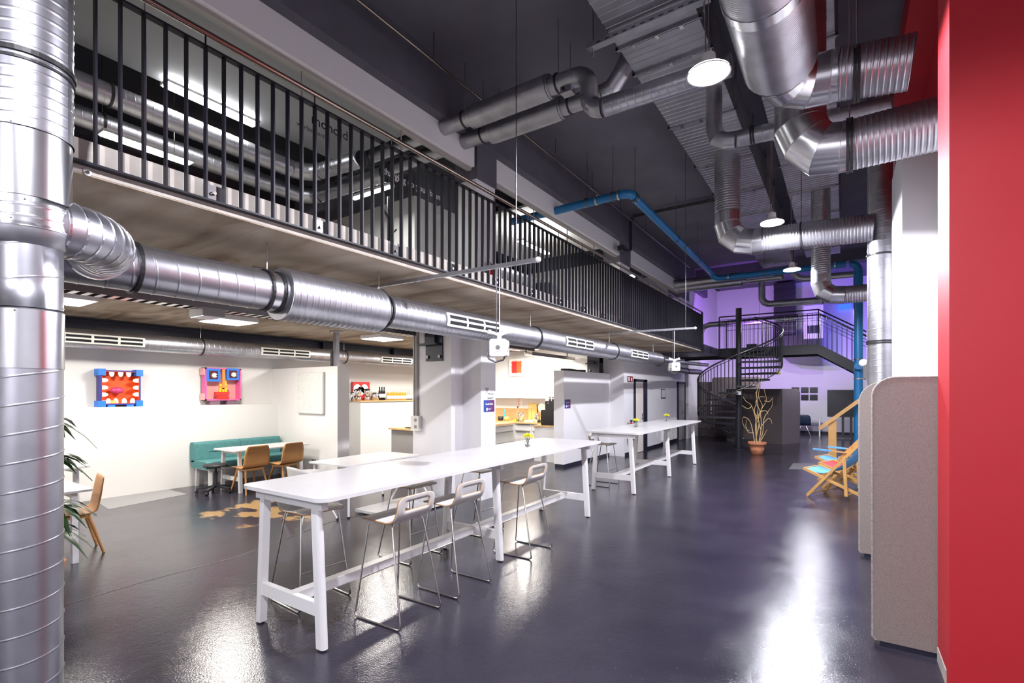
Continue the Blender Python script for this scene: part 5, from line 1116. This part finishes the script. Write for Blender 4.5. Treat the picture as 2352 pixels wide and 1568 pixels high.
# ================================================================== RIGHT SIDE AND FAR END
# acoustic screens
def screen(x0, x1, y0, y1, h, r_, label):
    t = thing('acoustic_screen', label, 'screen', ((x0+x1)/2, (y0+y1)/2, .03), group='upholstered booth screens')
    def out(o): return [(x1, .03+o), (x1, h-o)]+[(x0+o+r_-r_*math.sin(R(a)), h-o-r_+r_*math.cos(R(a))) for a in range(0, 91, 9)]+[(x0+o, .06), (x0+o+.02, .03+o)]
    MB().prism(out(.006), XZ, y0, y0+.012).build('front_cover', 'fabric_beige', t); MB().prism(out(.006), XZ, y1-.012, y1).build('rear_cover', 'fabric_beige', t)
    MB().prism(out(.0), XZ, y0+.010, y1-.010).build('edge_band', 'fabric_light', t)
    pp = out(.004)[1:]; MB().sweep([(u, y0+.004, v) for u, v in pp], .007, 6).build('piping', 'fabric_light', t)
    MB().box(x0+.05, x1-.05, y0+.02, y1-.02, 0, .03).build('base', 'navy_steel', t)
p = gz(2003, 1490); p.y = 4.25
screen(p.x, .93, p.y, p.y+.09, 1.855, .135, 'nearest beige fabric screen panel beside the red wall')
p2 = gz(1972, 1276); screen(p2.x, .93, p2.y, p2.y+.09, 1.86, .22, 'second beige fabric screen panel behind the nearest one')

# deckchairs
def deckchair(loc, rz, fabric, label, arms=False, letters=None):
    t = local(thing('deckchair', label, 'chair', loc, rz, 'folding wooden deckchairs')); w_ = .28
    A = Vector((0, -.62, .46)); Bk = Vector((0, .55, .02)); Cb = Vector((0, -.55, .012)); T = Vector((0, .27, 1.0)); 
    for s in (-1, 1):
        o = Vector((s*w_, 0, 0)); MB().bar(A+o, Bk+o, .022, .045).build('seat_rail', 'pine', t); o = Vector((s*(w_+.025), 0, 0)); MB().bar(Cb+o, T+o, .022, .045).build('back_rail', 'pine', t)
        o = Vector((s*(w_+.05), 0, 0)); MB().bar(Vector((0, .02, .72))+o, Vector((0, .05, .10))+o, .02, .045).build('prop_rail', 'pine', t)
    for q, x in ((A, w_), (Vector((0, -.52, .05)), w_+.025), (T, w_+.025), (Bk, w_), (Vector((0, .05, .12)), w_+.05)): MB().cyl((-x, q.y, q.z), (x, q.y, q.z), .013, n=8).build('cross_rod', 'pine', t)
    pts = []; n = 14
    for i in range(n+1):
        s = i/n; y = A.y+(T.y-A.y)*s; z = A.z+(T.z-A.z)*s-.26*math.sin(PI*s); pts.append((y, z))
    m = MB(); vs = [(x, y, z) for y, z in pts for x in (-w_+.015, w_-.015)]; m.add(vs, [(2*i, 2*i+1, 2*i+3, 2*i+2) for i in range(n)], True); sl_ = m.build('sling', fabric, t)
    md = sl_.modifiers.new('s', 'SOLIDIFY'); md.thickness = .004
    if letters:
        y, z = pts[9]; y2, z2 = pts[12]; d = Vector((0, y2-y, z2-z)).normalized()
        text(letters, .16, (0, y, z+.014), (1, 0, 0), tuple(d), 'white_print', t)
    if arms:
        for s in (-1, 1): a_ = MB().bar((s*(w_+.06), -.62, .62), (s*(w_+.06), .05, .60), .05, .022).build('armrest', 'pine', t); MB().bar((s*(w_+.06), -.62, .62), (s*(w_+.06), -.30, .612), .06, .03).build('arm_cover', fabric, a_)
deckchair((.11, 9.76, 0), R(-112), 'sky_fabric', 'nearest light blue deckchair with white lettering beside the booth screens', letters='HUB')
deckchair((.30, 10.65, 0), R(-112), 'red_fabric', 'red deckchair in the middle of the deckchair row')
deckchair((.20, 11.6, 0), R(-110), 'sky_fabric', 'farthest blue deckchair with padded armrests', True)
# timber handrail
p = gz(1912, 1052); t = thing('timber_handrail', 'raw pine handrail on a square post beside the deckchairs', 'handrail', (p.x, p.y, 0)); X_, Y_ = p.x, p.y
zt = H-(966-HY)/F*(-X_*sA+Y_*cA)
MB().box(X_-.09, X_+.09, Y_-.045, Y_+.045, 0, zt).build('post', 'pine', t)
a = gy(1882, 984, Y_-.05); b_ = gy(1975, 918, Y_-.05); d = (b_-a)
MB().bar(a, a+d*1.25, .12, .085).build('rail', 'pine', t)
MB().box(X_+.85, X_+1.0, Y_-.045, Y_+.045, 0, zt+.55).build('post', 'pine', t)
t = thing('milk_crate', 'stacked wire crates behind the deckchairs', 'crate', (.25, 12.9, 0))
for k in range(2):
    z = .02+.32*k
    for zz in (0, .1, .2, .29): MB().box(-.10+.28*k, .42+.1*k, 12.7, 12.71, z+zz, z+zz+.03).build('slat', 'grey_panel', t)
    for xx in (-.10+.28*k, .40+.1*k): MB().box(xx, xx+.025, 12.7, 13.0, z, z+.32).build('corner_post', 'grey_panel', t)
# fuse box and fittings on the right wall
p = gx(2040, 745, .70); p.y = max(p.y, 8.6); t = thing('cable_outlet', 'beige cable outlet on the right wall beside the tall duct', 'outlet', tuple(p)); MB().box(.68, .95, p.y-.10, p.y+.10, p.z-.07, p.z+.10).build('case', 'vent_white', t); MB().sweep([(.70, p.y, p.z-.07), (.69, p.y, p.z-.2), (.71, p.y, p.z-.4)], .01, 6).build('cable', 'yellow_toy', t)
t = thing('wall_conduit', 'white conduit and red cable along the right wall edge', 'conduit', (.72, 10.4, 0)); MB().cyl((.72, 10.6, 0), (.72, 10.6, 6), .02, n=8).build('tube', 'white_paint', t); MB().cyl((.70, 9.9, 0), (.70, 9.9, 6), .012, n=8).build('cable', 'ext_red', t); MB().box(.66, .95, 11.2, 11.35, 0, ZC).build('channel', 'grey_panel', t)
t = thing('alarm_box', 'small grey alarm box with round white siren beside the blue pipe', 'alarm', (.3, 14.3, 1.9)); p = gy(1991, 850, 14.3); MB().box(p.x-.07, p.x+.07, 14.25, 14.33, p.z-.2, p.z+.2).build('case', 'grey_plate', t); p = gy(1983, 833, 14.3); MB().ball((p.x, 14.28, p.z), .09, 14, 10, (1, .5, 1)).build('siren', 'plastic_white', t)
MB().cyl((.47, 14.4, 0), (.47, 14.4, 3.2), .02, n=8).build('riser', 'white_paint', t)
# terracotta pot with bare branches
p = gz(1739, 1043); t = thing('branch_plant', 'terracotta pot with bare twisted branches beside the staircase', 'plant', (p.x, p.y, 0)); x, y = p.x, p.y
MB().lathe([(0, 0), (.15, 0), (.18, .13), (.185, .14), (.18, .15), (.20, .27), (.235, .27), (.24, .35), (.21, .35), (.20, .30), (0, .29)], 28, (x, y, 0)).build('pot', 'terracotta', t)
def smooth(p, n=5):
    q = [p[0]]+list(p)+[p[-1]]; out = []
    for i in range(1, len(q)-2):
        for k in range(n):
            t_ = k/n; a, b, c, d = q[i-1:i+3]; out.append(.5*((2*b)+(c-a)*t_+(2*a-5*b+4*c-d)*t_*t_+(3*b-a-3*c+d)*t_**3))
    return out+[p[-1]]
rn = random.Random(11); rt = Vector((cA, sA, 0))
BR = [[(0, .3), (-.05, .8), (.02, 1.3), (-.02, 1.7), (.06, 2.0), (.02, 2.25)], [(.05, .3), (.12, .8), (.10, 1.2), (.25, 1.5), (.22, 1.75), (.12, 2.1)], [(-.06, .3), (-.14, .7), (-.22, .95), (-.36, 1.05), (-.42, .95), (-.36, .75), (-.2, .65)], [(.03, .3), (.16, .6), (.2, 1.0), (.34, 1.25), (.42, 1.35), (.45, 1.55)], [(-.03, .3), (-.02, .9), (-.15, 1.35), (-.32, 1.5), (-.4, 1.62)], [(.06, .3), (.2, .55), (.28, .7)], [(.0, .9), (.08, 1.2), (-.03, 1.45), (.05, 1.6), (.2, 1.62)], [(.12, .8), (.3, 1.0), (.40, .95), (.42, .85)], [(-.02, .5), (.06, .9), (-.08, 1.2), (.0, 1.55), (-.06, 1.75)], [(.1, .7), (.02, 1.05), (.14, 1.35), (.05, 1.62), (.08, 1.9)], [(-.1, .6), (-.24, .62), (-.33, .8), (-.28, .98)], [(.22, 1.5), (.34, 1.48), (.44, 1.6)], [(-.15, 1.35), (-.26, 1.28), (-.42, 1.38)], [(.1, 1.2), (.24, 1.22), (.32, 1.12)]]
for br in BR:
    pts = [Vector((x, y, v))+rt*u+Vector((0, rn.uniform(-.06, .06), 0)) for u, v in br]
    pts = smooth(pts); MB().sweep(pts, [.013*(1-.7*i/(len(pts)-1)) for i in range(len(pts))], 6).build('branch', 'branch', t)
# meeting booth, partition, whiteboard
p = gz(1797, 1020); t = thing('meeting_booth', 'dark grey upholstered meeting booth with rounded top corner', 'booth', (p.x-.8, p.y+.8, 0)); bx_, by_ = p.x, p.y; hb = 1.86
MB().box(bx_-1.75, bx_, by_, by_+.08, 0, hb).build('front_panel', 'fabric_brown', t)
q = gz(1835, 1017, 0); d = Vector((q.x-bx_, q.y-by_, 0)); 
def bp(u, v, w_): return (bx_+d.x*u+.03*w_, by_+d.y*u+.08*w_, v)
MB().prism([(0, 0), (1, 0)]+[(1-.28+.28*math.sin(R(a)), hb-.16+.16*math.cos(R(a))) for a in range(90, -1, -10)]+[(0, hb)], bp, 0, 1).build('side_panel', 'fabric_grey', t)
MB().box(bx_-1.75, bx_-.02, by_+.08, by_+1.6, 1.78, hb-.02).build('roof', 'fabric_brown', t)
YP = 20.6; xl, xr = -4.84, gy(1722, 900, YP).x
t = thing('partition_wall', 'brown felt partition with built-in whiteboard behind the spiral stairs', 'partition', ((xl+xr)/2, YP, 0)); MB().box(xl, xr, YP, YP+.1, 0, 2.15).build('panel', 'fabric_brown', t)
a = gy(1567, 1000, YP); b_ = gy(1601, 893, YP); w1 = MB().box(xl+.05, b_.x, YP-.02, YP, .95, 1.86).build('whiteboard', 'whiteboard', t); 
a = gy(1632, 900, YP); b_ = gy(1652, 895, YP); MB().box(a.x, b_.x, YP-.02, YP, .9, 1.8).build('whiteboard', 'whiteboard', t)
MB().prism(rrect(gy(1637, 900, YP).x, gy(1747, 900, YP).x, .1, 2.32, .1, 4), XZ, YP-.15, YP-.05).build('felt_panel', 'fabric_brown', t)
t = thing('plywood_crate', 'low plywood crate behind the spiral staircase post', 'crate', (-2.6, 19.6, 0)); a = gy(1702, 1010, 19.4); b_ = gy(1733, 990, 19.4)
MB().box(a.x, b_.x, 19.4, 19.9, 0, .48).build('box', 'pine', t); MB().box(a.x-.02, b_.x+.02, 19.38, 19.92, .48, .51).build('lid', 'pine', t)
# window-like black squares on the back wall
n = 0
t = thing('wall_squares', 'four black square panels arranged like a window on the back wall', 'wall panel', tuple(gy(1850, 920, 24.28)))
for a0, a1 in ((1840, 1857), (1860, 1878)):
    for b0, b1 in ((889, 902), (906, 919)): a = gy(a0, b1, 24.28); b_ = gy(a1, b0, 24.28); MB().box(a.x, b_.x, 24.27, 24.298, a.z, b_.z).build('panel', 'screen_black', t)
a = gy(1818, 919, 24.28); b_ = gy(1836, 889, 24.28); tag(box(a.x, b_.x, 24.27, 24.298, a.z, b_.z).build('wall_panel', 'screen_black'), 'black panel left of the four squares on the back wall', 'wall panel')
# screen on stand
YT = 22.2; a = gy(1900, 957, YT); b_ = gy(1972, 895, YT); t = thing('display_screen', 'large black display on a two-post stand by the back wall', 'display', ((a.x+b_.x)/2, YT, 0)); MB().prism(rrect(a.x, b_.x, a.z, b_.z, .02, 2), XZ, YT, YT+.06).build('bezel', 'charcoal', t); MB().box(a.x+.03, b_.x-.03, YT-.004, YT, a.z+.04, b_.z-.03).build('screen', 'screen_black', t)
for px in (1936, 1955): p = gy(px, 960, YT); MB().box(p.x-.04, p.x+.04, YT+.06, YT+.12, .08, 1.4).build('post', 'charcoal', t)
MB().box(a.x+.15, b_.x-.1, YT-.1, YT+.3, .06, .11).build('foot_bar', 'charcoal', t)
for xx in (a.x+.2, b_.x-.2): MB().cyl((xx, YT-.05, .03), (xx+.03, YT-.05, .03), .03, n=12).build('castor', 'rubber', t)
# blue chair and desk
p = gz(1853, 1003); t = local(thing('blue_chair', 'dark blue shell chair at a white desk by the back wall', 'chair', (p.x-.12, p.y+.2, 0), R(185)))
prof = [(-.2, .46), (-.1, .45), (.05, .44), (.15, .46), (.2, .55), (.23, .68), (.25, .80), (.25, .86)]; solidify(shell_mesh(prof, [.2, .23, .24, .24, .24, .24, .22, .15], None, .012, 8).build('shell', ['navy_seat', 'navy_seat'], t), .014)
for sx in (-1, 1):
    for sy_ in (-1, 1): MB().cyl((sx*.08, sy_*.08, .44), (sx*.24, sy_*.24, 0), .012, n=8).build('leg', 'chrome', t)
t = thing('white_desk', 'white desk beside the dark blue chair', 'table', (p.x+.1, p.y+.9, 0)); MB().box(p.x-.9, p.x+.45, p.y+.6, p.y+1.3, .70, .73).build('top', 'white_laminate', t)
for xx in (p.x-.85, p.x+.38): MB().box(xx, xx+.05, p.y+.62, p.y+.67, 0, .70).build('leg', 'white_paint', t)
# upstairs things
p = gx(893, 540, -6.2); t = thing('coat_stand', 'black branch-shaped coat stand upstairs behind the glass', 'coat stand', (-6.2, p.y, ZT)); x, y = -6.2, p.y
MB().cyl((x, y, ZT), (x, y, 4.95), .025, n=8).build('pole', 'charcoal', t); MB().cyl((x, y, ZT), (x, y, ZT+.02), .2, n=16).build('base', 'charcoal', t)
for k, (z, s) in enumerate(((4.7, -1), (4.4, 1), (4.2, -1), (3.9, 1), (3.6, -1), (3.45, 1))): MB().cyl((x, y, z-.1), (x, y+s*.16, z+.06), .018, n=6).build('hook', 'charcoal', t)
tag(box(-6.35, -6.2, p.y+.18, p.y+.36, ZT, 4.0).build('jacket', 'charcoal'), 'dark coat hanging upstairs beside the coat stand', 'coat')
t = thing('thermostat', 'small white controller on the upstairs core wall', 'controller', (-6.54, 7.0, 4.5)); a = gx(1013, 485, -6.54); MB().box(-6.55, -6.52, a.y-.06, a.y+.06, a.z-.09, a.z+.09).build('case', 'plastic_white', t); MB().cyl((-6.52, a.y, a.z), (-6.512, a.y, a.z), .035, n=14).build('dial', 'grey_panel', t)
a = gx(1015, 530, -6.54); tag(box(-6.549, -6.52, a.y-.07, a.y+.07, a.z-.12, a.z+.12).build('notice_frame', 'plastic_white'), 'white framed notice under the upstairs controller', 'notice')
t = thing('emergency_light', 'bright white emergency light upstairs above the far railing', 'lamp', tuple(gx(1452, 635, -5.3))); p = gx(1452, 635, -5.3); MB().box(-5.36, -5.24, p.y-.15, p.y+.15, p.z+.02, p.z+.06).build('housing', 'white_paint', t); MB().box(-5.34, -5.26, p.y-.14, p.y+.14, p.z, p.z+.02).build('diffuser', 'glow_tube', t)
t = local(thing('office_chair', 'black office chair upstairs behind the middle of the railing', 'chair', (-5.6, 9.6, ZT), R(30)))
MB().prism(rrect(-.24, .24, -.24, .24, .08, 4), XY, .44, .50).build('seat', 'charcoal', t); MB().prism(rrect(-.22, .22, .6, 1.1, .08, 4), XZ, .22, .27).build('backrest', 'charcoal', t); MB().cyl((0, 0, .1), (0, 0, .45), .03, n=10).build('column', 'charcoal', t)
for k in range(5): a = R(72*k); MB().bar((0, 0, .11), (.28*math.cos(a), .28*math.sin(a), .04), .04, .03).build('base_arm', 'charcoal', t)
for s in (-1, 1): MB().sweep([(s*.24, .1, .5), (s*.3, .1, .7), (s*.3, -.15, .7)], .018, 6).build('armrest', 'charcoal', t)
# coloured flood lamps at the far end
t = thing('flood_lamp', 'purple flood lamp standing on the bridge', 'lamp', (-2.6, 18.6, ZB), group='coloured flood lamps'); MB().box(-2.75, -2.45, 18.45, 18.7, ZB, ZB+.22).build('housing', 'charcoal', t)
t = thing('blue_banner', 'glowing blue light strip high in the far right corner', 'light strip', (.2, 24.0, 5)); a = gy(1930, 600, 24.2); b_ = gy(1943, 552, 24.2); MB().box(a.x, b_.x, 24.15, 24.25, a.z, b_.z).build('tube', 'glow_blue', t)
a = gy(1925, 712, 24.2); b_ = gy(1955, 697, 24.2); MB().box(a.x, b_.x, 24.15, 24.25, a.z, b_.z).build('tube', 'glow_blue', t)
p = gy(1869, 735, 23.0); t = thing('wall_unit', 'white cabinet unit seen through the bridge railing', 'cabinet', (p.x, 22.9, 2.7)); MB().box(p.x-.33, p.x+.33, 22.75, 23.0, p.z-.75, p.z+.55).build('case', 'plastic_white', t); MB().box(p.x-.2, p.x+.2, 22.7, 22.75, p.z-.55, p.z-.25).build('printer', 'charcoal', t)
